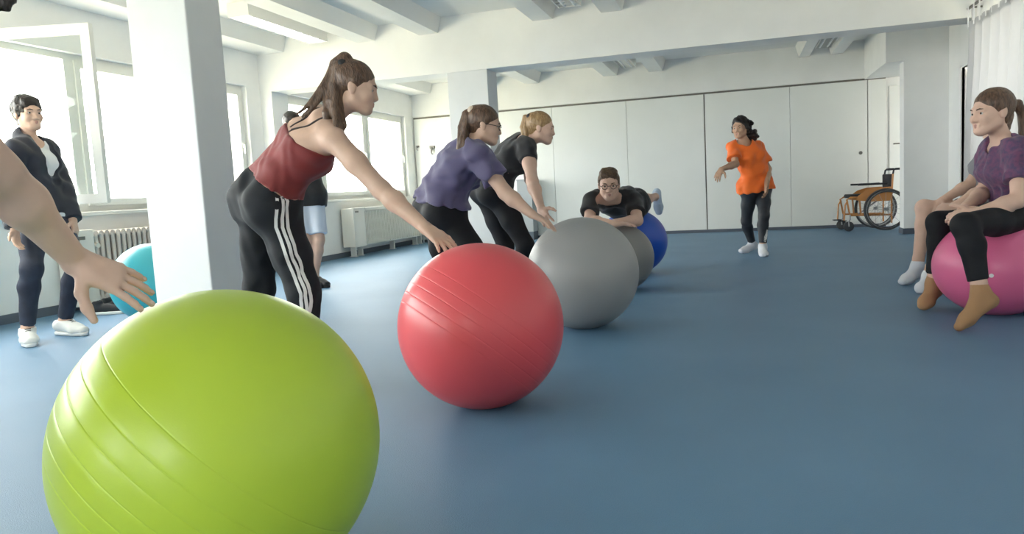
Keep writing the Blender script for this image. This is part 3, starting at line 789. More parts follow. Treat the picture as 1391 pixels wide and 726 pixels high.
def skin(name, col):
    m = mat(name, col, 0.5, bump=0.05, bscale=350, spec=0.35, noise=0.05, nscale=14)
    return m

class Person:
    def __init__(self, pose, label, base=None, male=False, girth=1.0, h=0.007, hs=1.0, nose=1.0):
        J = {k: np.array(v, float) for k, v in POSES[pose].items()}
        self.J = J; self.male = male; self.g = girth; self.h = h; self.hs = hs
        if base is None:
            m = (J['ankR'] + J['ankL']) / 2; base = (m[0], m[1], 0.0)
        self.base = np.array(base, float)
        self.root = empty('person', tuple(base)); tag(self.root, label, 'person')
        self.body = Solid()
        # trunk frame
        self.up0 = unit(J['waist'] - J['pel']); self.rt0 = unit(J['hipR'] - J['hipL'])
        self.rt0 = unit(self.rt0 - self.up0 * (self.rt0 @ self.up0))
        self.fw0 = np.cross(self.up0, self.rt0)
        self.up1 = unit(J['neck'] - J['waist']); self.rt1 = unit(J['shR'] - J['shL'])
        self.rt1 = unit(self.rt1 - self.up1 * (self.rt1 @ self.up1))
        self.fw1 = np.cross(self.up1, self.rt1)
        self.fine = []
    def part(self, name, solid, m, h=None, fine=(), label=None, tint=None):
        v, q = solid.polygonise(h or self.h, fine)
        me = np_mesh(name, v - self.base, q)
        o = link(name, me, m, self.root)
        if label: o['label'] = label
        return o
    def trunk(self, S, inf=0.0, lower=True, upper=True, k=0.05, bust=True):
        J, g = self.J, self.g
        w = 1.06 if self.male else 1.0
        up0, rt0, fw0, up1, rt1, fw1 = self.up0, self.rt0, self.fw0, self.up1, self.rt1, self.fw1
        pel, wa, nk = J['pel'], J['waist'], J['neck']
        rtw = unit(rt0 + rt1)
        rib = lerp(wa, nk, 0.50) + fw1 * 0.005
        for s, hp, sh in ((1, J['hipR'], J['shR']), (-1, J['hipL'], J['shL'])):
            hw = 0.082 * g; hipu = pel + rt0 * s * hw + up0 * 0.02
            wai = wa + rtw * s * 0.052 * g * w
            ri = rib + rt1 * s * 0.066 * g * w
            si = lerp(nk, sh, 0.62) - up1 * 0.035
            if lower:
                S.cone(hipu, lerp(hipu, hp, 0.7), 0.100 * g + inf, 0.098 * g + inf, k)
                S.ball(lerp(hipu, hp, 0.55) - fw0 * 0.045 * g, 0.092 * g + inf, k)
            S.cone(hipu, wai, 0.098 * g + inf, 0.082 * g + inf, k)
            if upper:
                S.cone(wai, ri, 0.083 * g + inf, 0.092 * g * w + inf, k)
                S.cone(ri, si, 0.092 * g * w + inf, 0.066 * g + inf, k)
                S.cone(nk - up1 * 0.03, sh - up1 * 0.005, 0.048 + inf, 0.046 * g * w + inf, k)
                if bust and not self.male:
                    S.ball(rib + rt1 * s * 0.068 + fw1 * 0.060 - up1 * 0.01, 0.056 * g + inf, 0.04)
        if lower: S.cone(J['hipR'] - fw0 * 0.045 * g + up0 * 0.02, J['hipL'] - fw0 * 0.045 * g + up0 * 0.02, 0.088 * g + inf, 0.088 * g + inf, k)
        if upper: S.cone(wa, rib, 0.075 * g + inf, 0.085 * g + inf, k)
        return S
    def arm(self, S, side, inf=0.0, t0=0.0, t1=1.0, k=0.025, g=None):
        J = self.J; g = g or (1.12 if self.male else 1.0) * self.g
        sh, el, wr = J['sh' + side], J['el' + side], J['wr' + side]
        S.cone(sh, lerp(sh, el, 0.45), 0.050 * g + inf, 0.046 * g + inf, k)
        S.cone(lerp(sh, el, 0.45), el, 0.046 * g + inf, 0.038 * g + inf, k)
        S.cone(el, lerp(el, wr, 0.3), 0.038 * g + inf, 0.040 * g + inf, k)
        S.cone(lerp(el, wr, 0.3), wr, 0.040 * g + inf, 0.025 * g + inf, k)
    def sleeve(self, S, side, t, inf, k=0.03, flare=0.012):
        J = self.J; g = (1.12 if self.male else 1.0) * self.g
        sh, el, wr = J['sh' + side], J['el' + side], J['wr' + side]
        if t <= 1:
            e = lerp(sh, el, t); d = unit(el - sh)
            S.cone(sh, e + d * 0.03, 0.050 * g + inf, 0.046 * g + inf + flare, k, clip=[(e, d)])
        else:
            e = lerp(el, wr, t - 1); d = unit(wr - el)
            S.cone(sh, el, 0.050 * g + inf, 0.040 * g + inf, k)
            S.cone(el, e + d * 0.03, 0.041 * g + inf, 0.030 * g + inf + flare, k, clip=[(e, d)])
    def leg(self, S, side, inf=0.0, k=0.03, upto=2.0, cuff=0.0, g=None, loose=0.0, clipk=None):
        """upto: 0..1 thigh, 1..2 shin"""
        J = self.J; g = g or self.g * (1.04 if self.male else 1.0)
        hp, kn, an = J['hip' + side], J['knee' + side], J['ank' + side]
        d1, d2 = unit(kn - hp), unit(an - kn)
        bk = np.cross(self.rt0, d2) ; bk = unit(bk)
        if bk @ self.fw0 > 0: bk = -bk
        if abs(bk @ self.fw0) < 0.2: bk = bk * 0.0
        def th(t): return (0.088 + (0.056 - 0.088) * t) * g + inf + loose * t
        if upto <= 1:
            e = lerp(hp, kn, upto)
            S.cone(hp, e + d1 * 0.03, th(0), th(upto) + cuff, k, clip=[(e, d1)]); return
        S.cone(hp, lerp(hp, kn, .5), th(0), th(.5), k); S.cone(lerp(hp, kn, .5), kn, th(.5), th(1), k)
        t = upto - 1
        calf = lerp(kn, an, 0.3) + bk * 0.012
        rc, ra = 0.055 * g + inf + loose, 0.036 * g + inf + loose + cuff
        S.cone(kn, calf, th(1) - 0.002, rc, k)
        if t >= 0.999:
            S.cone(calf, an, rc, ra, k)
        else:
            e = lerp(kn, an, t); tt = (t - .3) / .7
            S.cone(calf, e + d2 * 0.02, rc, rc + (ra - rc) * tt + cuff, k, clip=[(e, d2)])
    def foot(self, S, side, inf=0.0, k=0.025, ankle=True, sole=0.0):
        J = self.J; an, to = J['ank' + side], J['toe' + side]
        fl = to - an; d = unit(fl); 
        down = unit(an - J['knee' + side])
        flat = unit(to - an - down * ((to - an) @ down)) if abs(d @ down) < 0.95 else self.fw0
        heel = an + down * 0.048 - flat * 0.035
        bal = lerp(an + down * 0.052, to, 0.68)
        nrm = unit(np.cross(np.cross(flat, down), to - heel)); sidev = unit(np.cross(flat, down))
        if ankle: S.cone(lerp(an, J['knee' + side], 0.12), an, 0.036 + inf, 0.036 + inf, k)
        S.cone(an, heel, 0.035 + inf, 0.030 + inf, k)
        S.cone(heel, bal, 0.029 + inf, 0.030 + inf, k, flat=(sidev, 1.15))
        S.cone(an, bal, 0.035 + inf, 0.026 + inf, k)
        S.cone(bal, to, 0.029 + inf, 0.021 + inf, k, flat=(sidev, 1.35))
        return heel, bal, to, flat, sidev
    def hand(self, S, side, d, n, curl=(0.25, 0.3, 0.25), spread=0.12, scale=1.0, thumb=(0.55, 0.85, 0.1), kf=0.006):
        wr = self.J['wr' + side]; d = unit(d); n = np.asarray(n, float); n = unit(n - d * (n @ d))
        t = np.cross(d, n) * (1 if side == 'R' else -1)
        s = scale
        off = (0.027, 0.009, -0.009, -0.026); wo = (0.013, 0.005, -0.005, -0.013)
        base_l = (0.082, 0.086, 0.081, 0.073)
        lens = (0.070, 0.079, 0.073, 0.056)
        for i in range(4):
            kn = wr + (d * base_l[i] + t * off[i]) * s
            S.cone(wr + t * wo[i] * s, kn, 0.0155 * s, 0.0115 * s, 0.014, flat=None)
        S.cone(wr + (t * 0.010 + d * 0.02) * s, wr + (t * 0.022 + d * 0.045) * s, 0.015 * s, 0.014 * s, 0.014)
        self.nails = []
        for i in range(4):
            kn = wr + (d * base_l[i] + t * off[i]) * s
            ang = 0.0; p = kn
            dd = unit(d + t * spread * (1.5 - i))
            cur = curl if not isinstance(curl[0], (tuple, list)) else curl[i]
            for j, fr in enumerate((0.45, 0.31, 0.24)):
                ang += cur[j]
                q = p + (dd * math.cos(ang) + n * math.sin(ang)) * lens[i] * fr * s
                r0 = (0.0092, 0.0082, 0.0075)[j] * s; r1 = (0.0082, 0.0076, 0.0064)[j] * s
                if i == 3: r0 *= 0.88; r1 *= 0.88
                S.cone(p, q, r0, r1, kf); p = q
            self.nails.append((p, unit(dd * math.cos(ang) + n * math.sin(ang)), unit(-n * math.cos(ang) + dd * math.sin(ang))))
        p = wr + (d * 0.022 + t * 0.020) * s
        dirs = [unit(d * thumb[0] + t * thumb[1] + n * thumb[2]), unit(d * (thumb[0] + .3) + t * (thumb[1] - .25) + n * thumb[2]), unit(d * (thumb[0] + .45) + t * (thumb[1] - .4) + n * (thumb[2] + 0.1))]
        for j, (dl, r0, r1) in enumerate(((0.042, 0.0145, 0.0115), (0.034, 0.0112, 0.0098), (0.027, 0.0098, 0.0075))):
            q = p + dirs[j] * dl * s
            S.cone(p, q, r0 * s, r1 * s, 0.008); p = q
    def head(self, f, u=(0, 0, 1), k=0.02):
        """adds neck and head; stores the head frame"""
        J, S, s = self.J, self.body, self.hs
        f = unit(f); u = np.asarray(u, float); u = unit(u - f * (u @ f)); r = np.cross(f, u); c = J['head']
        self.hf, self.hu, self.hr, self.hc = f, u, r, c
        P = lambda a, b, e: c + (r * a + f * b + u * e) * s
        self.P = P
        nw = 0.056 if self.male else 0.047
        S.cone(J['neck'] - self.up1 * 0.02, P(0, -0.015, -0.055), nw * 1.08, nw, 0.03)
        ax = (r, f, u)
        S.ell(P(0, -0.012, 0.028), ax, (0.074 * s, 0.094 * s, 0.083 * s), 0.02)
        S.ell(P(0, 0.022, -0.030), ax, (0.060 * s, 0.068 * s, 0.078 * s), 0.025)
        S.cone(P(0, 0.068, -0.094), P(0, 0.060, -0.096), 0.021 * s, 0.021 * s, 0.03)
        for q in (-1, 1):
            S.cone(P(q * 0.050, 0.0, -0.060), P(q * 0.020, 0.062, -0.092), 0.018 * s, 0.018 * s, 0.03)
            S.ball(P(q * 0.036, 0.062, -0.030), 0.024 * s, 0.025)
            S.cone(P(q * 0.014, 0.082, 0.020), P(q * 0.042, 0.068, 0.020), 0.012 * s, 0.010 * s, 0.015)
            S.ball(P(q * 0.031, 0.092, -0.002), 0.013 * s, 0.012, mode='s')
            S.cone(P(q * 0.019, 0.0815, 0.0075), P(q * 0.043, 0.0740, 0.0060), 0.0062 * s, 0.0055 * s, 0.004)
            S.ell(P(q * 0.075, -0.012, -0.010), (r * 1.0, f + u * 0.2, u - f * 0.2), (0.010 * s, 0.019 * s, 0.031 * s), 0.008)
        S.cone(P(0, 0.085, 0.006), P(0, 0.100, -0.034), 0.0070 * s, 0.0115 * s, 0.014)
        for q in (-1, 1): S.ball(P(q * 0.012, 0.092, -0.038), 0.0095 * s, 0.010)
        S.cone(P(-0.018, 0.084, -0.062), P(0.018, 0.084, -0.062), 0.0080 * s, 0.0080 * s, 0.008)
        S.cone(P(-0.014, 0.083, -0.073), P(0.014, 0.083, -0.073), 0.0085 * s, 0.0085 * s, 0.006)
        self.fine.append((c + f * 0.02 * s, 0.125 * s, min(self.h, 0.0045)))
    def face(self, brow=(0.04, 0.025, 0.015), iris=(0.06, 0.04, 0.025)):
        P, s = self.P, self.hs
        rel = lambda p: tuple(np.asarray(p) - self.base)
        me_e = mat('eye_white', (0.50, 0.46, 0.43), 0.3); me_i = mat('iris_dark', (0.03, 0.02, 0.015), 0.2)
        for q in (-1, 1):
            b = MB(); n_ = 8
            b.lathe([(0.0118 * s * math.sin(math.pi * i / n_) + 1e-4, 0.0118 * s * math.cos(math.pi * i / n_)) for i in range(n_ + 1)], rel(P(q * 0.031, 0.0715, -0.002)), self.hf, 14)
            e = b.build('eye', me_e, self.root, smooth=True)
            b = MB(); b.lathe([(0.0062 * s, -0.001), (0.0045 * s, 0.0014 * s), (0.0005, 0.0020 * s)], rel(P(q * 0.031, 0.0822, -0.002)), self.hf, 12)
            b.build('iris', me_i, e, smooth=True)
        bs = Solid()
        for q in (-1, 1):
            bs.cone(P(q * 0.015, 0.0925, 0.017), P(q * 0.032, 0.089, 0.0215), 0.0035, 0.0035, 0.002); bs.cone(P(q * 0.032, 0.089, 0.0215), P(q * 0.048, 0.074, 0.018), 0.0035, 0.002, 0.002)
        for q in (-1, 1):
            one = Solid(); one.ops = bs.ops[0 if q < 0 else 2: 2 if q < 0 else 4]
            self.part('eyebrow', one, mat('brow_%.2f' % brow[0], brow, 0.7), 0.003)
        ls = Solid()
        ls.cone(P(-0.019, 0.0855, -0.063), P(0, 0.0895, -0.0615), 0.0045, 0.0065, 0.003); ls.cone(P(0.019, 0.0855, -0.063), P(0, 0.0895, -0.0615), 0.0045, 0.0065, 0.003)
        ls.cone(P(-0.015, 0.0855, -0.069), P(0, 0.089, -0.0715), 0.004, 0.0070, 0.003); ls.cone(P(0.015, 0.0855, -0.069), P(0, 0.089, -0.0715), 0.004, 0.0070, 0.003)
        self.part('lips', ls, mat('lip_pink', (0.46, 0.24, 0.20), 0.5), 0.0028)
    def glasses(self):
        P, s = self.P, self.hs
        rel = lambda p: tuple(np.asarray(p) - self.base)
        g = empty_child('glasses', self.root)
        for q in (-1, 1):
            pts = [rel(P(q * 0.032 + 0.022 * math.cos(a), 0.1 - 0.010 * abs(math.cos(a)) , -0.004 + 0.017 * math.sin(a))) for a in [2 * math.pi * i / 20 for i in range(20)]]
            b = MB(); b.tube(pts, 0.0022, 6, closed=True); b.build('rim', M_DARK, g, smooth=True)
            b = MB(); b.tube([rel(P(q * 0.054, 0.092, 0.0)), rel(P(q * 0.076, 0.06, 0.002)), rel(P(q * 0.080, -0.01, 0.002)), rel(P(q * 0.078, -0.03, -0.015))], 0.0022, 6); b.build('temple', M_DARK, g, smooth=True)
        b = MB(); b.tube([rel(P(-0.011, 0.1, 0.0)), rel(P(0.0, 0.103, 0.004)), rel(P(0.011, 0.1, 0.0))], 0.0022, 6); b.build('bridge', M_DARK, g, smooth=True)
    def cap(self, S, thick=0.012, low=-0.055, hairline=(0.076, 0.062), tilt=0.43, wr=(0.0022, 150)):
        """hair over the skull"""
        P, s = self.P, self.hs; r, f, u = self.hr, self.hf, self.hu
        n1 = f * 0.9 - u * tilt; n2 = f * 0.48 - u
        S.ell(P(0, -0.024, 0.036), (r, f, u), ((0.070 + thick) * s, (0.092 + thick) * s, (0.079 + thick) * s), 0.0, clip=[(P(0, hairline[0], hairline[1]), n1), (P(0, 0.045, -0.004), n2), (P(0, 0, low), -u)])
        S.cone(P(0, -0.062, -0.005), P(0, -0.062, low + 0.01), 0.050 * s, 0.042 * s, 0.02, clip=[(P(0, 0, low - 0.015), -u)])
        for q in (-1, 1):
            S.cone(P(q * 0.062, 0.012, 0.045), P(q * 0.068, -0.005, 0.018), 0.018 * s, 0.014 * s, 0.02)
        if wr: S.wrinkle(wr[0], wr[1], 7)
        return S
    def ponytail(self, S, pts, r0, r1, n=7, jit=0.012, seed=1, kk=0.006):
        rs = np.random.RandomState(seed)
        pts = [np.asarray(p, float) for p in pts]
        for i in range(n):
            o = rs.randn(3); o /= np.linalg.norm(o)
            prev = None
            for j, p in enumerate(pts):
                t = j / (len(pts) - 1)
                q = p + o * jit * (0.3 + 1.2 * t) + rs.randn(3) * jit * 0.25 * t
                rr = (r0 + (r1 - r0) * t) * (0.75 + 0.3 * rs.rand())
                if prev is not None: S.cone(prev[0], q, prev[1], rr, kk)
                prev = (q, rr)
        return S
    def ribbon(self, name, solid, path, width, m, side=None, off=0.0015, parent=None, label=None):
        """a thin band laid on the surface of a solid along a path"""
        P = np.array(path, float); n = len(P)
        P, G = solid.project(P, 0.0)
        T = np.gradient(P, axis=0); T /= np.linalg.norm(T, axis=1, keepdims=True) + 1e-9
        B = np.cross(G, T); B /= np.linalg.norm(B, axis=1, keepdims=True) + 1e-9
        A1, _ = solid.project(P + B * width / 2, off); A2, _ = solid.project(P - B * width / 2, off)
        C1 = A1 - G * 0.006; C2 = A2 - G * 0.006
        v = np.concatenate([A1, A2, C2, C1]) - self.base
        q = []
        for i in range(n - 1):
            for a, b in ((0, 1), (1, 2), (2, 3), (3, 0)):
                q.append((a * n + i, a * n + i + 1, b * n + i + 1, b * n + i))
        q.append((0, n, 2 * n, 3 * n)); q.append((n - 1, 4 * n - 1, 3 * n - 1, 2 * n - 1))
        me = np_mesh(name, v, np.array(q)); 
        me.polygons.foreach_set('use_smooth', np.zeros(len(q), dtype=bool))
        o = link(name, me, m, parent or self.root)
        if label: o['label'] = label
        return o

def empty_child(name, parent):
    o = bpy.data.objects.new(name, None); COL.objects.link(o); o.parent = parent; o.empty_display_size = 0.05
    return o

RT, AW, UZ = V(0.957, 0.288, 0), V(-0.288, 0.957, 0), V(0, 0, 1)      # across the room, away down the room, up
def face_dir(r, a, z): return unit(RT * r + AW * a + UZ * z)

SK1 = skin('skin_warm', (0.60, 0.40, 0.305)); SK2 = skin('skin_fair', (0.62, 0.41, 0.32)); SK3 = skin('skin_tan', (0.50, 0.31, 0.21))
BLACK = mat('black_cotton', (0.014, 0.014, 0.017), 0.8, sheen=0.15, noise=0.2, nscale=9, bump=0.15, bscale=500)
LEGG = mat('black_leggings', (0.010, 0.011, 0.014), 0.7, spec=0.25, noise=0.2, nscale=9)
WHITE_T = mat('white_stripe', (0.72, 0.72, 0.72), 0.7)
SOCKW = mat('white_sock', (0.72, 0.74, 0.80), 0.85, bump=0.3, bscale=400)
HAIRB = mat('brown_hair', (0.150, 0.085, 0.052), 0.42, col2=(0.060, 0.033, 0.021), nscale=60, bump=0.5, bscale=130, stretch=(1.6, 1.6, 0.25))
HAIRL = mat('blonde_hair', (0.42, 0.27, 0.13), 0.42, col2=(0.24, 0.14, 0.06), nscale=60, bump=0.5, bscale=130, stretch=(1.6, 1.6, 0.25))
HAIRD = mat('dark_hair', (0.022, 0.014, 0.012), 0.42, col2=(0.010, 0.007, 0.006), nscale=60, bump=0.5, bscale=130, stretch=(1.4, 1.4, 0.4))
HAIRM = mat('short_brown_hair', (0.13, 0.075, 0.04), 0.5, col2=(0.07, 0.04, 0.022), nscale=80, bump=0.6, bscale=160)

def tee(p, inf, sleeves=0.55, hem=-0.06, neck_r=0.072, k=0.045, wr=(0.005, 55), seed=1, flare=0.012, hem_flare=0.0, sides='RL', front=0.0):
    S = Solid(); J = p.J
    p.trunk(S, inf, lower=True, k=k)
    if hem < -0.03:
        e = J['pel'] + p.up0 * hem
        for s in (-1, 1): S.cone(J['pel'] + p.rt0 * s * 0.07, e + p.rt0 * s * 0.085 - p.up0 * 0.05, 0.100 * p.g + inf, 0.102 * p.g + inf + hem_flare, k)
    S.plane(J['pel'] + p.up0 * hem, -p.up0)
    for sd in sides: p.sleeve(S, sd, sleeves, inf, flare=flare)
    S.cone(J['neck'] - p.up1 * 0.015 + p.fw1 * front, J['neck'] + p.up1 * 0.14 + p.fw1 * 0.05, neck_r, neck_r + 0.02, 0.006, mode='s')
    if wr: S.wrinkle(wr[0], wr[1], seed)
    return S

def bottoms(p, inf, upto=2.0, waist=0.07, loose=0.0, cuff=0.0, k=0.03, wr=None, seed=2):
    S = Solid(); J = p.J
    p.trunk(S, inf, upper=False, k=0.05)
    S.plane(J['pel'] + p.up0 * waist, p.up0)
    for sd in 'RL': p.leg(S, sd, inf, k, upto, cuff, loose=loose)
    if wr: S.wrinkle(wr[0], wr[1], seed)
    return S

def shoe(p, side, m_up, m_sole, name='sneaker', laces=None):
    S = Solid(); heel, bal, to, flat, sv = p.foot(S, side, 0.010, ankle=False)
    an = p.J['ank' + side]
    S.plane(an + V(0, 0, 0.005) - flat * 0.0, UZ)
    S.plane(V(0, 0, 0.022), -UZ)
    o = p.part(name, S, m_up, 0.006)
    T = Solid(); z = 0.014
    hz = lambda q: V(q[0], q[1], z)
    T.cone(hz(heel), hz(bal), 0.040, 0.046, 0.01); T.cone(hz(bal), hz(to), 0.046, 0.036, 0.01)
    T.plane(V(0, 0, 0.026), UZ); T.plane(V(0, 0, 0.001), -UZ)
    s = p.part('sole', T, m_sole, 0.006); s.parent = o
    if laces:
        for i in range(4):
            c = lerp(an, bal, 0.35 + 0.16 * i) + V(0, 0, 0.05)
            r = p.ribbon('lace', S, [c + sv * q for q in (-0.018, -0.009, 0, 0.009, 0.018)], 0.007, laces, off=0.002, parent=o)
    return o

# ---- the woman in the dark red top, reaching for the red ball
p = Person('tank', 'woman in dark red strap top and striped black trousers reaching to the red ball', h=0.006, hs=0.93)
J = p.J
p.trunk(p.body); p.head(face_dir(0.96, 0.10, -0.25), face_dir(0.25, 0.0, 0.97))
for sd in 'RL': p.arm(p.body, sd); p.leg(p.body, sd, -0.006); p.foot(p.body, sd, -0.004)
tip = V(-1.085, 2.74, 0.618)
p.hand(p.body, 'R', tip - J['wrR'], V(0.1, 0.15, -1), curl=((0.05, 0.2, 0.2), (0.1, 0.2, 0.2), (0.15, 0.25, 0.2), (0.2, 0.25, 0.2)), spread=0.16, thumb=(0.6, 0.8, 0.3))
p.hand(p.body, 'L', J['wrL'] - J['elL'], V(0, 0, -1), curl=(0.4, 0.5, 0.4))
p.part('body', p.body, SK1, fine=p.fine + [(J['wrR'] + V(0.06, 0, -0.03), 0.09, 0.0035)]); p.face()
S = Solid(); p.trunk(S, 0.009, k=0.05)
S.plane(J['pel'] + p.up0 * 0.085, -p.up0); S.plane(lerp(J['waist'], J['neck'], 0.63), unit(p.up1 - p.fw1 * 0.30)); S.wrinkle(0.0055, 70, 5)
p.part('strap_top', S, mat('dark_red_jersey', (0.20, 0.022, 0.022), 0.75, sheen=0.2, noise=0.12, nscale=8, bump=0.15, bscale=500))
M_STRAP = mat('black_strap', (0.02, 0.012, 0.014), 0.6)
rb = lerp(J['waist'], J['neck'], 0.60)
for s, dx in ((1, 0.0), (1, 0.022), (-1, 0.0)):
    sh = J['shR'] if s > 0 else J['shL']
    top = lerp(J['neck'], sh, 0.52) + p.up1 * 0.05 + p.rt1 * s * dx * 0.4
    back = rb - p.fw1 * 0.12 + p.rt1 * s * 0.015; frt = rb + p.fw1 * 0.12 + p.rt1 * s * 0.06
    path = [lerp(back - p.up1 * dx * 0.9, top, i / 14) for i in range(15)] + [lerp(top, frt, i / 10) for i in range(1, 11)]
    p.ribbon('strap', p.body, path, 0.009, M_STRAP, off=0.0025)
S = bottoms(p, 0.008, 1.93, 0.085, loose=0.006, cuff=0.006, wr=(0.0075, 48), seed=4)
M_TRK = mat('black_tracksuit', (0.012, 0.014, 0.018), 0.75, spec=0.25, sheen=0.1, noise=0.2, nscale=6, bump=0.1, bscale=400)
tr = p.part('trousers', S, M_TRK)
outer = unit(-AW * 0.93 + RT * 0.36)
for i in range(3):
    off = (i - 1) * 0.030
    path = []
    for t in np.linspace(0, 1, 34):
        if t < 0.5:
            c = lerp(J['pel'] + p.up0 * 0.075 + p.rt0 * 0.09, lerp(J['hipR'], J['kneeR'], 0.15), min(1, t / 0.12)) if t < 0.12 else lerp(J['hipR'], J['kneeR'], 0.15 + 0.85 * (t - 0.12) / 0.38)
        else: c = lerp(J['kneeR'], J['ankR'], (t - 0.5) / 0.5 * 0.92)
        path.append(c + outer * 0.11 + RT * off)
    p.ribbon('side_stripe', S, path, 0.0135, WHITE_T, off=0.0025, parent=tr, label='white stripe')
for sd in 'RL':
    T = Solid(); p.foot(T, sd, 0.004); T.plane(lerp(J['ank' + sd], J['knee' + sd], 0.1), UZ); p.part('sock', T, SOCKW)
S = Solid(); p.cap(S, 0.011, -0.05)
b0 = p.P(0, -0.075, 0.085)
S.ball(b0 + p.hu * 0.012, 0.034, 0.02)
p.ponytail(S, [b0 + p.hu * 0.025, p.P(0.0, -0.100, 0.075), p.P(0.01, -0.105, -0.02), p.P(0.04, -0.085, -0.12), p.P(0.06, -0.055, -0.20)], 0.030, 0.016, 14, 0.030, 3)
p.ponytail(S, [b0, p.P(0, -0.12, 0.04), p.P(0.02, -0.145, -0.05), p.P(0.04, -0.185, -0.14), p.P(0.05, -0.225, -0.20)], 0.022, 0.004, 6, 0.012, 5)
p.ponytail(S, [p.P(0.05, -0.06, -0.10), p.P(0.07, -0.03, -0.20), p.P(0.09, 0.01, -0.30), p.P(0.10, 0.035, -0.37)], 0.014, 0.003, 4, 0.008, 6)
p.part('hair', S, HAIRB, 0.005)
S = Solid(); S.cone(b0 - p.hr * 0.02, b0 + p.hr * 0.02, 0.030, 0.030, 0.01); p.part('hair_tie', S, M_DARK, 0.005)

# ---- the woman in the purple shirt
p = Person('purple', 'woman with glasses in a purple t-shirt leaning to the grey ball', h=0.007, hs=0.92)
J = p.J
p.trunk(p.body); p.head(face_dir(0.97, 0.02, -0.22), face_dir(0.22, 0, 0.97))
for sd in 'RL': p.arm(p.body, sd); p.leg(p.body, sd, -0.006); p.foot(p.body, sd, -0.004)
p.hand(p.body, 'R', V(-0.99, 3.965, 0.648) - J['wrR'], V(0.1, 0.1, -1), curl=(0.12, 0.2, 0.2), spread=0.15, thumb=(0.7, 0.7, 0.2))
p.hand(p.body, 'L', J['wrL'] - J['elL'], V(0, 0, -1), curl=(0.4, 0.5, 0.4))
p.part('body', p.body, SK1, fine=p.fine + [(J['wrR'] + V(0.06, 0, -0.03), 0.08, 0.0045)]); p.face(); p.glasses()
S = tee(p, 0.018, 0.62, 0.03, wr=(0.016, 58), seed=8, k=0.06)
p.part('t_shirt', S, mat('purple_jersey', (0.085, 0.072, 0.165), 0.7, sheen=0.25, noise=0.1, nscale=6, bump=0.15, bscale=500))
p.part('trousers', bottoms(p, 0.008, 1.9, 0.07, loose=0.006, wr=(0.004, 40)), LEGG)
for sd in 'RL':
    T = Solid(); p.foot(T, sd, 0.004); T.plane(lerp(J['ank' + sd], J['knee' + sd], 0.1), UZ); p.part('sock', T, SOCKW)
S = Solid(); p.cap(S, 0.011, -0.05)
b0 = p.P(0, -0.085, 0.075); S.ball(b0, 0.030, 0.02)
p.ponytail(S, [b0, p.P(0, -0.125, 0.04), p.P(0.02, -0.13, -0.05), p.P(0.05, -0.120, -0.14), p.P(0.07, -0.115, -0.22)], 0.024, 0.009, 12, 0.024, 3)
p.part('hair', S, HAIRB, 0.0055)
S = Solid(); S.cone(b0 - p.hf * 0.012 - p.hr * 0.015, b0 - p.hf * 0.012 + p.hr * 0.015, 0.026, 0.026, 0.01); p.part('hair_tie', S, mat('pale_hair_tie', (0.6, 0.5, 0.4), 0.6), 0.005)

# ---- the blonde woman in black
p = Person('blonde', 'blonde woman in black t-shirt and leggings bending beside the far pillar', h=0.0075, hs=0.92)
J = p.J
p.trunk(p.body); p.head(face_dir(0.96, -0.12, -0.18), face_dir(0.18, 0, 0.98))
for sd in 'RL': p.arm(p.body, sd); p.leg(p.body, sd, -0.006); p.foot(p.body, sd, -0.004)
p.hand(p.body, 'R', V(-1.165, 4.60, 0.630) - J['wrR'], V(0.5, 0.1, -0.6), curl=(0.15, 0.25, 0.2), spread=0.14)
p.hand(p.body, 'L', V(0.2, -0.1, -0.9), V(0.5, 0.1, -0.6), curl=(0.3, 0.3, 0.2))
p.part('body', p.body, SK2, fine=p.fine + [(J['wrR'] + V(0.03, -0.04, -0.05), 0.07, 0.005)]); p.face(brow=(0.2, 0.12, 0.06))
p.part('t_shirt', tee(p, 0.012, 0.36, 0.02, wr=(0.011, 58), seed=12), BLACK)
p.part('leggings', bottoms(p, 0.004, 1.95, 0.08), LEGG)
for sd in 'RL':
    T = Solid(); p.foot(T, sd, 0.004); T.plane(lerp(J['ank' + sd], J['knee' + sd], 0.1), UZ); p.part('sock', T, SOCKW)
S = Solid(); p.cap(S, 0.011, -0.05)
b0 = p.P(0, -0.085, 0.070); S.ball(b0, 0.028, 0.02)
p.ponytail(S, [b0, p.P(0, -0.125, 0.06), p.P(0.01, -0.13, -0.02), p.P(0.03, -0.105, -0.10), p.P(0.04, -0.09, -0.15)], 0.023, 0.011, 9, 0.018, 3)
p.part('hair', S, HAIRL, 0.006)
S = Solid(); S.cone(b0 - p.hf * 0.012 - p.hr * 0.015, b0 - p.hf * 0.012 + p.hr * 0.015, 0.025, 0.025, 0.01); p.part('hair_tie', S, M_DARK, 0.005)

# ---- the man lying over two balls
p = Person('man', 'man in black t-shirt and glasses lying face down over two exercise balls', base=(-0.92, 6.3, 0.0), male=True, girth=0.94, h=0.0085, hs=1.04)
J = p.J
p.trunk(p.body); p.head(face_dir(-0.12, -0.97, -0.20), UZ)
for sd in 'RL': p.arm(p.body, sd); p.leg(p.body, sd, -0.004); p.foot(p.body, sd, -0.004)
p.hand(p.body, 'R', RT - AW * 0.3, -UZ, curl=(0.2, 0.3, 0.2)); p.hand(p.body, 'L', -RT - AW * 0.3, -UZ, curl=(0.2, 0.3, 0.2))
p.part('body', p.body, SK2, fine=p.fine); p.face(brow=(0.08, 0.045, 0.02)); p.glasses()
p.part('t_shirt', tee(p, 0.016, 0.66, 0.0, wr=(0.012, 52), seed=3, front=0.01), BLACK)
p.part('shorts', bottoms(p, 0.016, 0.62, 0.06, cuff=0.015, wr=(0.005, 40)), BLACK)
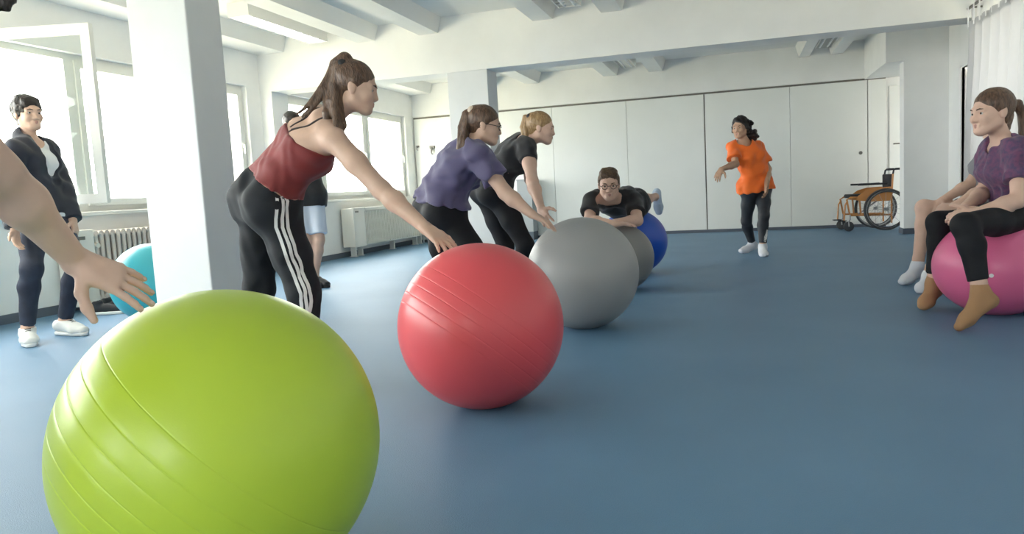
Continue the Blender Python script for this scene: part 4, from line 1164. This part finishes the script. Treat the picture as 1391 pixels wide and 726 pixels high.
for sd in 'RL':
    T = Solid(); p.foot(T, sd, 0.005); d_ = unit(J['knee' + sd] - J['ank' + sd]); T.plane(lerp(J['ank' + sd], J['knee' + sd], 0.06), d_)
    p.part('sock', T, mat('pale_blue_sock', (0.42, 0.50, 0.62), 0.85, bump=0.3, bscale=400))
S = Solid(); p.cap(S, 0.009, -0.05, hairline=(0.076, 0.066), tilt=0.55)
S.cone(p.P(-0.042, 0.050, 0.080), p.P(0.042, 0.050, 0.084), 0.020, 0.022, 0.03); S.cone(p.P(-0.04, 0.01, 0.096), p.P(0.04, 0.01, 0.099), 0.022, 0.024, 0.03); S.wrinkle(0.004, 160, 3)
p.part('hair', S, HAIRM, 0.006)

# ---- the woman in orange
p = Person('orange', 'woman in a bright orange t-shirt standing before the far panels', h=0.0075, hs=0.98, girth=0.93)
J = p.J
p.trunk(p.body); p.head(face_dir(-0.62, -0.76, -0.12), face_dir(-0.08, -0.1, 0.98))
for sd in 'RL': p.arm(p.body, sd); p.leg(p.body, sd, -0.006); p.foot(p.body, sd, -0.004)
p.hand(p.body, 'R', -RT * 0.5 - AW * 0.4 - UZ * 0.6, -UZ - RT * 0.3, curl=(0.3, 0.4, 0.3)); p.hand(p.body, 'L', J['wrL'] - J['elL'], -RT, curl=(0.3, 0.35, 0.3))
p.part('body', p.body, SK3, fine=p.fine); p.face(brow=(0.02, 0.012, 0.01))
p.part('t_shirt', tee(p, 0.017, 0.72, -0.045, neck_r=0.080, wr=(0.014, 46), seed=21, hem_flare=0.01, k=0.06, flare=0.02, front=0.02), mat('orange_jersey', (0.90, 0.16, 0.012), 0.7, sheen=0.2, noise=0.06, nscale=6, bump=0.15, bscale=500))
S = bottoms(p, 0.004, 1.86, 0.05); lg = p.part('leggings', S, mat('charcoal_leggings', (0.022, 0.026, 0.034), 0.6, noise=0.15, nscale=9))
for i in range(3):
    c = lerp(J['kneeL'], J['ankL'], 0.60 + 0.06 * i)
    p.ribbon('leg_print', S, [c + unit(-AW + RT * 0.5) * 0.07 - UZ * 0.03 + unit(RT + AW * 0.4) * (-0.03), c + unit(-AW + RT * 0.5) * 0.08, c + unit(-AW + RT * 0.8) * 0.08 + UZ * 0.045 + RT * 0.02], 0.022, WHITE_T, off=0.002, parent=lg, label='white print on the shin')
for sd in 'RL':
    T = Solid(); p.foot(T, sd, 0.006); T.plane(lerp(J['ank' + sd], J['knee' + sd], 0.12), UZ); p.part('sock', T, SOCKW)
S = Solid(); p.cap(S, 0.015, -0.06, hairline=(0.074, 0.064), wr=(0.007, 105))
rs = np.random.RandomState(9)
for i in range(80):
    t = rs.rand(); a = rs.uniform(-1, 1)
    c = p.P(0.085 * a + rs.randn() * 0.016, -0.07 - 0.045 * rs.rand() - 0.02 * t, 0.07 - 0.24 * t) + RT * 0.04 * t
    S.ball(c, 0.018 + 0.013 * rs.rand(), 0.010)
for i in range(12):
    t = rs.rand(); q = 1 if i % 2 else -1
    S.ball(p.P(q * 0.080, -0.015 + rs.randn() * 0.014, 0.06 - 0.15 * t), 0.017, 0.012)
p.part('hair', S, HAIRD, 0.0065)

# ---- the woman sitting on the pink ball
p = Person('pinkball', 'woman in a mottled purple t-shirt and black leggings sitting on the pink ball', h=0.0065, hs=1.04)
J = p.J
p.trunk(p.body); p.head(face_dir(-0.98, -0.10, -0.06), UZ)
for sd in 'RL': p.arm(p.body, sd); p.leg(p.body, sd, -0.004); p.foot(p.body, sd, -0.004)
p.hand(p.body, 'L', -RT * 0.9 + AW * 0.35 - UZ * 0.15, -UZ * 0.6 + AW * 0.8, curl=(0.5, 0.6, 0.4), spread=0.05)
p.hand(p.body, 'R', -RT * 0.5 - AW * 0.7 - UZ * 0.2, -UZ * 0.8 + RT * 0.4, curl=(0.5, 0.6, 0.4), spread=0.05)
p.part('body', p.body, SK2, fine=p.fine + [(J['wrL'] - RT * 0.06, 0.08, 0.0045)]); p.face(brow=(0.06, 0.035, 0.02))
S = tee(p, 0.016, 0.62, -0.02, neck_r=0.080, wr=(0.014, 55), seed=31, k=0.055, front=0.01)
p.part('t_shirt', S, mat('mottled_purple_jersey', (0.15, 0.05, 0.115), 0.75, col2=(0.055, 0.035, 0.095), nscale=42, bump=0.15, bscale=500, sheen=0.15))
p.part('leggings', bottoms(p, 0.005, 1.82, 0.06), LEGG)
for sd in 'RL':
    T = Solid(); p.foot(T, sd, 0.003); T.plane(lerp(J['ank' + sd], J['knee' + sd], 0.16), UZ); p.part('sock', T, mat('tan_sock', (0.36, 0.20, 0.10), 0.8, bump=0.2, bscale=400))
S = Solid(); p.cap(S, 0.012, -0.055)
b0 = p.P(0, -0.105, 0.035); S.ball(b0, 0.028, 0.02)
p.ponytail(S, [b0, p.P(0, -0.15, 0.03), p.P(0.0, -0.175, -0.03), p.P(0.0, -0.18, -0.12), p.P(0.0, -0.18, -0.20)], 0.022, 0.010, 8, 0.013, 3)
p.part('hair', S, HAIRB, 0.0055)
S = Solid(); S.cone(b0 - p.hr * 0.012, b0 + p.hr * 0.012, 0.029, 0.029, 0.01); p.part('hair_tie', S, M_DARK, 0.005)

# ---- the person sitting behind her
p = Person('behind', 'bare-legged person with white socks sitting behind the woman on the pink ball', h=0.0075)
J = p.J
p.trunk(p.body, bust=False); p.head(face_dir(-0.95, -0.1, -0.1), UZ)
for sd in 'RL': p.arm(p.body, sd); p.leg(p.body, sd, 0.0); p.foot(p.body, sd, -0.004)
for sd in 'RL': p.hand(p.body, sd, J['wr' + sd] - J['el' + sd] - UZ * 0.05, -UZ, curl=(0.35, 0.45, 0.3), spread=0.06)
p.part('body', p.body, SK2, fine=p.fine); p.face()
p.part('t_shirt', tee(p, 0.015, 0.5, -0.02, seed=41), mat('grey_jersey', (0.20, 0.20, 0.22), 0.8))
p.part('shorts', bottoms(p, 0.012, 0.55, 0.06, cuff=0.01), BLACK)
for sd in 'RL':
    T = Solid(); p.foot(T, sd, 0.005); T.plane(lerp(J['ank' + sd], J['knee' + sd], 0.10), UZ); p.part('sock', T, SOCKW)
S = Solid(); p.cap(S, 0.012, -0.06); p.part('hair', S, HAIRB, 0.006)

# ---- the person in white shorts by the window
p = Person('shorts', 'person in black t-shirt and white shorts standing behind the woman in red, arms folded', h=0.009, male=True, girth=0.95)
J = p.J
p.trunk(p.body); p.head(face_dir(0.75, -0.6, -0.05), UZ)
for sd in 'RL': p.arm(p.body, sd); p.leg(p.body, sd, 0.0); p.foot(p.body, sd, -0.004)
p.hand(p.body, 'R', RT - AW * 0.1, AW, curl=(0.2, 0.3, 0.3)); p.hand(p.body, 'L', -RT - AW * 0.3, AW, curl=(0.2, 0.3, 0.3))
p.part('body', p.body, SK2, fine=p.fine); p.face()
p.part('t_shirt', tee(p, 0.018, 0.6, -0.10, seed=51), BLACK)
p.part('shorts', bottoms(p, 0.016, 0.86, 0.06, loose=0.008, cuff=0.008, wr=(0.006, 35)), mat('pale_blue_shorts', (0.60, 0.66, 0.78), 0.8))
for sd in 'RL': shoe(p, sd, mat('dark_shoe', (0.02, 0.02, 0.022), 0.6), M_DARK, 'shoe')
S = Solid(); p.cap(S, 0.011, -0.05); p.part('hair', S, HAIRD, 0.007)

# ---- the woman in the navy jacket by the open window
p = Person('navy', 'woman with short dark hair in navy jacket and jeans by the open window', h=0.0075, hs=1.0)
J = p.J
p.trunk(p.body); p.head(face_dir(0.86, -0.50, 0.0), UZ)
for sd in 'RL': p.arm(p.body, sd); p.leg(p.body, sd, -0.006); p.foot(p.body, sd, -0.006)
for sd in 'RL': p.hand(p.body, sd, J['wr' + sd] - J['el' + sd] - UZ * 0.1, (RT if sd == 'R' else -RT) , curl=(0.3, 0.4, 0.3), spread=0.06)
p.part('body', p.body, SK1, fine=p.fine + [(J['wrL'] - UZ * 0.06, 0.08, 0.005)]); p.face()
S = tee(p, 0.008, 0.3, -0.045, neck_r=0.070, wr=(0.003, 40), seed=61, front=0.03)
p.part('t_shirt', S, mat('white_tshirt', (0.70, 0.72, 0.75), 0.8, bump=0.1, bscale=400))
S = tee(p, 0.022, 1.96, -0.02, neck_r=0.062, wr=(0.012, 50), seed=62, k=0.05, flare=0.004)
cn = lerp(J['waist'], J['neck'], -0.15)
for t in np.linspace(0, 1, 7):
    c = lerp(cn, J['neck'] + p.up1 * 0.02, t) + p.fw1 * (0.175 - 0.03 * t)
    S.ball(c + p.rt1 * 0.0, 0.050 + 0.055 * t, 0.006, mode='s')
S.cone(J['neck'] - p.fw1 * 0.01 - p.up1 * 0.02, J['neck'] - p.fw1 * 0.02 + p.up1 * 0.025, 0.084, 0.074, 0.015); S.cone(J['neck'] - p.up1 * 0.03 + p.fw1 * 0.03, J['neck'] + p.up1 * 0.12 + p.fw1 * 0.05, 0.060, 0.075, 0.005, mode='s')
M_NAVY = mat('navy_jacket', (0.016, 0.019, 0.032), 0.75, sheen=0.1, noise=0.2, nscale=7, bump=0.15, bscale=300)
jk = p.part('jacket', S, M_NAVY)
c = lerp(J['shR'], J['elR'], 0.75)
p.ribbon('emblem', S, [c + unit(RT * 0.9 - AW) * 0.06 + UZ * z for z in (0.03, 0.015, 0, -0.015, -0.03)], 0.03, WHITE_T, off=0.002, parent=jk, label='small white emblem')
p.part('jeans', bottoms(p, 0.006, 1.93, 0.05, loose=0.002, wr=(0.004, 48)), mat('dark_denim', (0.018, 0.024, 0.045), 0.8, noise=0.25, nscale=10, bump=0.2, bscale=500))
for sd in 'RL': shoe(p, sd, mat('white_canvas', (0.72, 0.72, 0.70), 0.7), mat('white_rubber', (0.75, 0.75, 0.74), 0.5), laces=M_DARK)
S = Solid(); p.cap(S, 0.017, -0.055, hairline=(0.080, 0.058), wr=(0.005, 130)); S.cone(p.P(-0.035, 0.052, 0.083), p.P(0.038, 0.055, 0.078), 0.024, 0.022, 0.03); S.cone(p.P(-0.03, -0.03, 0.10), p.P(0.03, -0.02, 0.10), 0.03, 0.03, 0.03)
S.cone(p.P(0, -0.06, 0.02), p.P(0, -0.075, -0.03), 0.055, 0.04, 0.03); S.wrinkle(0.006, 110, 3)
p.part('hair', S, HAIRD, 0.006)

# ---- the person at the left edge whose hand lies on the green ball
p = Person('fore', 'person at the left edge whose bare arm reaches to the green ball', h=0.008)
J = p.J
p.trunk(p.body); p.head(face_dir(0.85, 0.35, -0.35), UZ)
for sd in 'RL': p.arm(p.body, sd, g=0.93 if sd == 'L' else 1.0); p.leg(p.body, sd, -0.006); p.foot(p.body, sd, -0.004)
HD = unit(RT * 0.70 + AW * 0.22 - UZ * 0.42)
p.hand(p.body, 'L', HD, unit(AW * 0.62 - UZ * 0.75 + RT * 0.05), curl=((0.02, 0.15, 0.2), (0.08, 0.2, 0.2), (0.14, 0.25, 0.2), (0.2, 0.3, 0.2)), spread=0.14, scale=0.92, kf=0.0025, thumb=(0.42, 0.95, 0.25))
NAILS = list(p.nails)

p.hand(p.body, 'R', J['wrR'] - J['elR'], RT, curl=(0.4, 0.5, 0.4))
p.part('body', p.body, skin('skin_light', (0.68, 0.46, 0.36)), fine=p.fine + [(J['wrL'] + HD * 0.09, 0.10, 0.0032)]); p.face()
M_NAIL = mat('nail', (0.66, 0.45, 0.38), 0.25)
for q, d_, n_ in NAILS:
    S = Solid(); S.ell(q + n_ * 0.0045 - d_ * 0.002, (d_, n_, np.cross(d_, n_)), (0.0065, 0.0025, 0.0048), 0.0); p.part('fingernail', S, M_NAIL, 0.0014)
p.part('t_shirt', tee(p, 0.014, 0.5, -0.02, seed=71), mat('navy_jersey', (0.02, 0.024, 0.05), 0.8))
p.part('trousers', bottoms(p, 0.008, 1.95, 0.06), LEGG)
for sd in 'RL':
    T = Solid(); p.foot(T, sd, 0.004); T.plane(lerp(J['ank' + sd], J['knee' + sd], 0.1), UZ); p.part('sock', T, SOCKW)
S = Solid(); p.cap(S, 0.013, -0.06)
p.ponytail(S, [p.P(0, 0.06, 0.06), V(-1.117, 0.911, 1.25), V(-1.084, 0.912, 1.172)], 0.022, 0.010, 5, 0.010, 8)
p.ponytail(S, [p.P(-0.06, -0.02, 0.0), p.P(-0.08, -0.01, -0.08), p.P(-0.085, 0.0, -0.14)], 0.022, 0.012, 6, 0.014, 3)
p.part('hair', S, HAIRD, 0.007)

# ---- black shoes put down by the radiator
def loose_shoe(loc, rz, lab):
    root = empty('black_shoe', (loc[0], loc[1], 0)); root.rotation_euler = (0, 0, rz); tag(root, lab, 'shoe', 'black shoes left by the radiator')
    S = Solid(); S.cone((-0.08, 0, 0.055), (0.02, 0, 0.05), 0.04, 0.036, 0.02); S.cone((0.02, 0, 0.05), (0.13, 0, 0.042), 0.036, 0.028, 0.02); S.cone((-0.09, 0, 0.06), (-0.06, 0, 0.10), 0.036, 0.040, 0.02)
    S.plane(V(0, 0, 0.12), UZ); S.plane(V(0, 0, 0.02), -UZ); S.cone((-0.075, 0, 0.09), (-0.06, 0, 0.15), 0.026, 0.032, 0.005, mode='s')
    v, q = S.polygonise(0.006); link('upper', np_mesh('upper', v, q), M_NYLON, root)
    S = Solid(); S.cone((-0.085, 0, 0.012), (0.13, 0, 0.012), 0.042, 0.036, 0.01); S.plane(V(0, 0, 0.026), UZ); S.plane(V(0, 0, 0.001), -UZ)
    v, q = S.polygonise(0.006); link('sole', np_mesh('sole', v, q), mat('white_rubber', (0.75, 0.75, 0.74), 0.5), root)
loose_shoe((-5.05, 4.86), 0.25, 'black shoe by the radiator, the nearer of the pair')
loose_shoe((-5.12, 5.02), 0.15, 'black shoe by the radiator, the one nearer the wall')
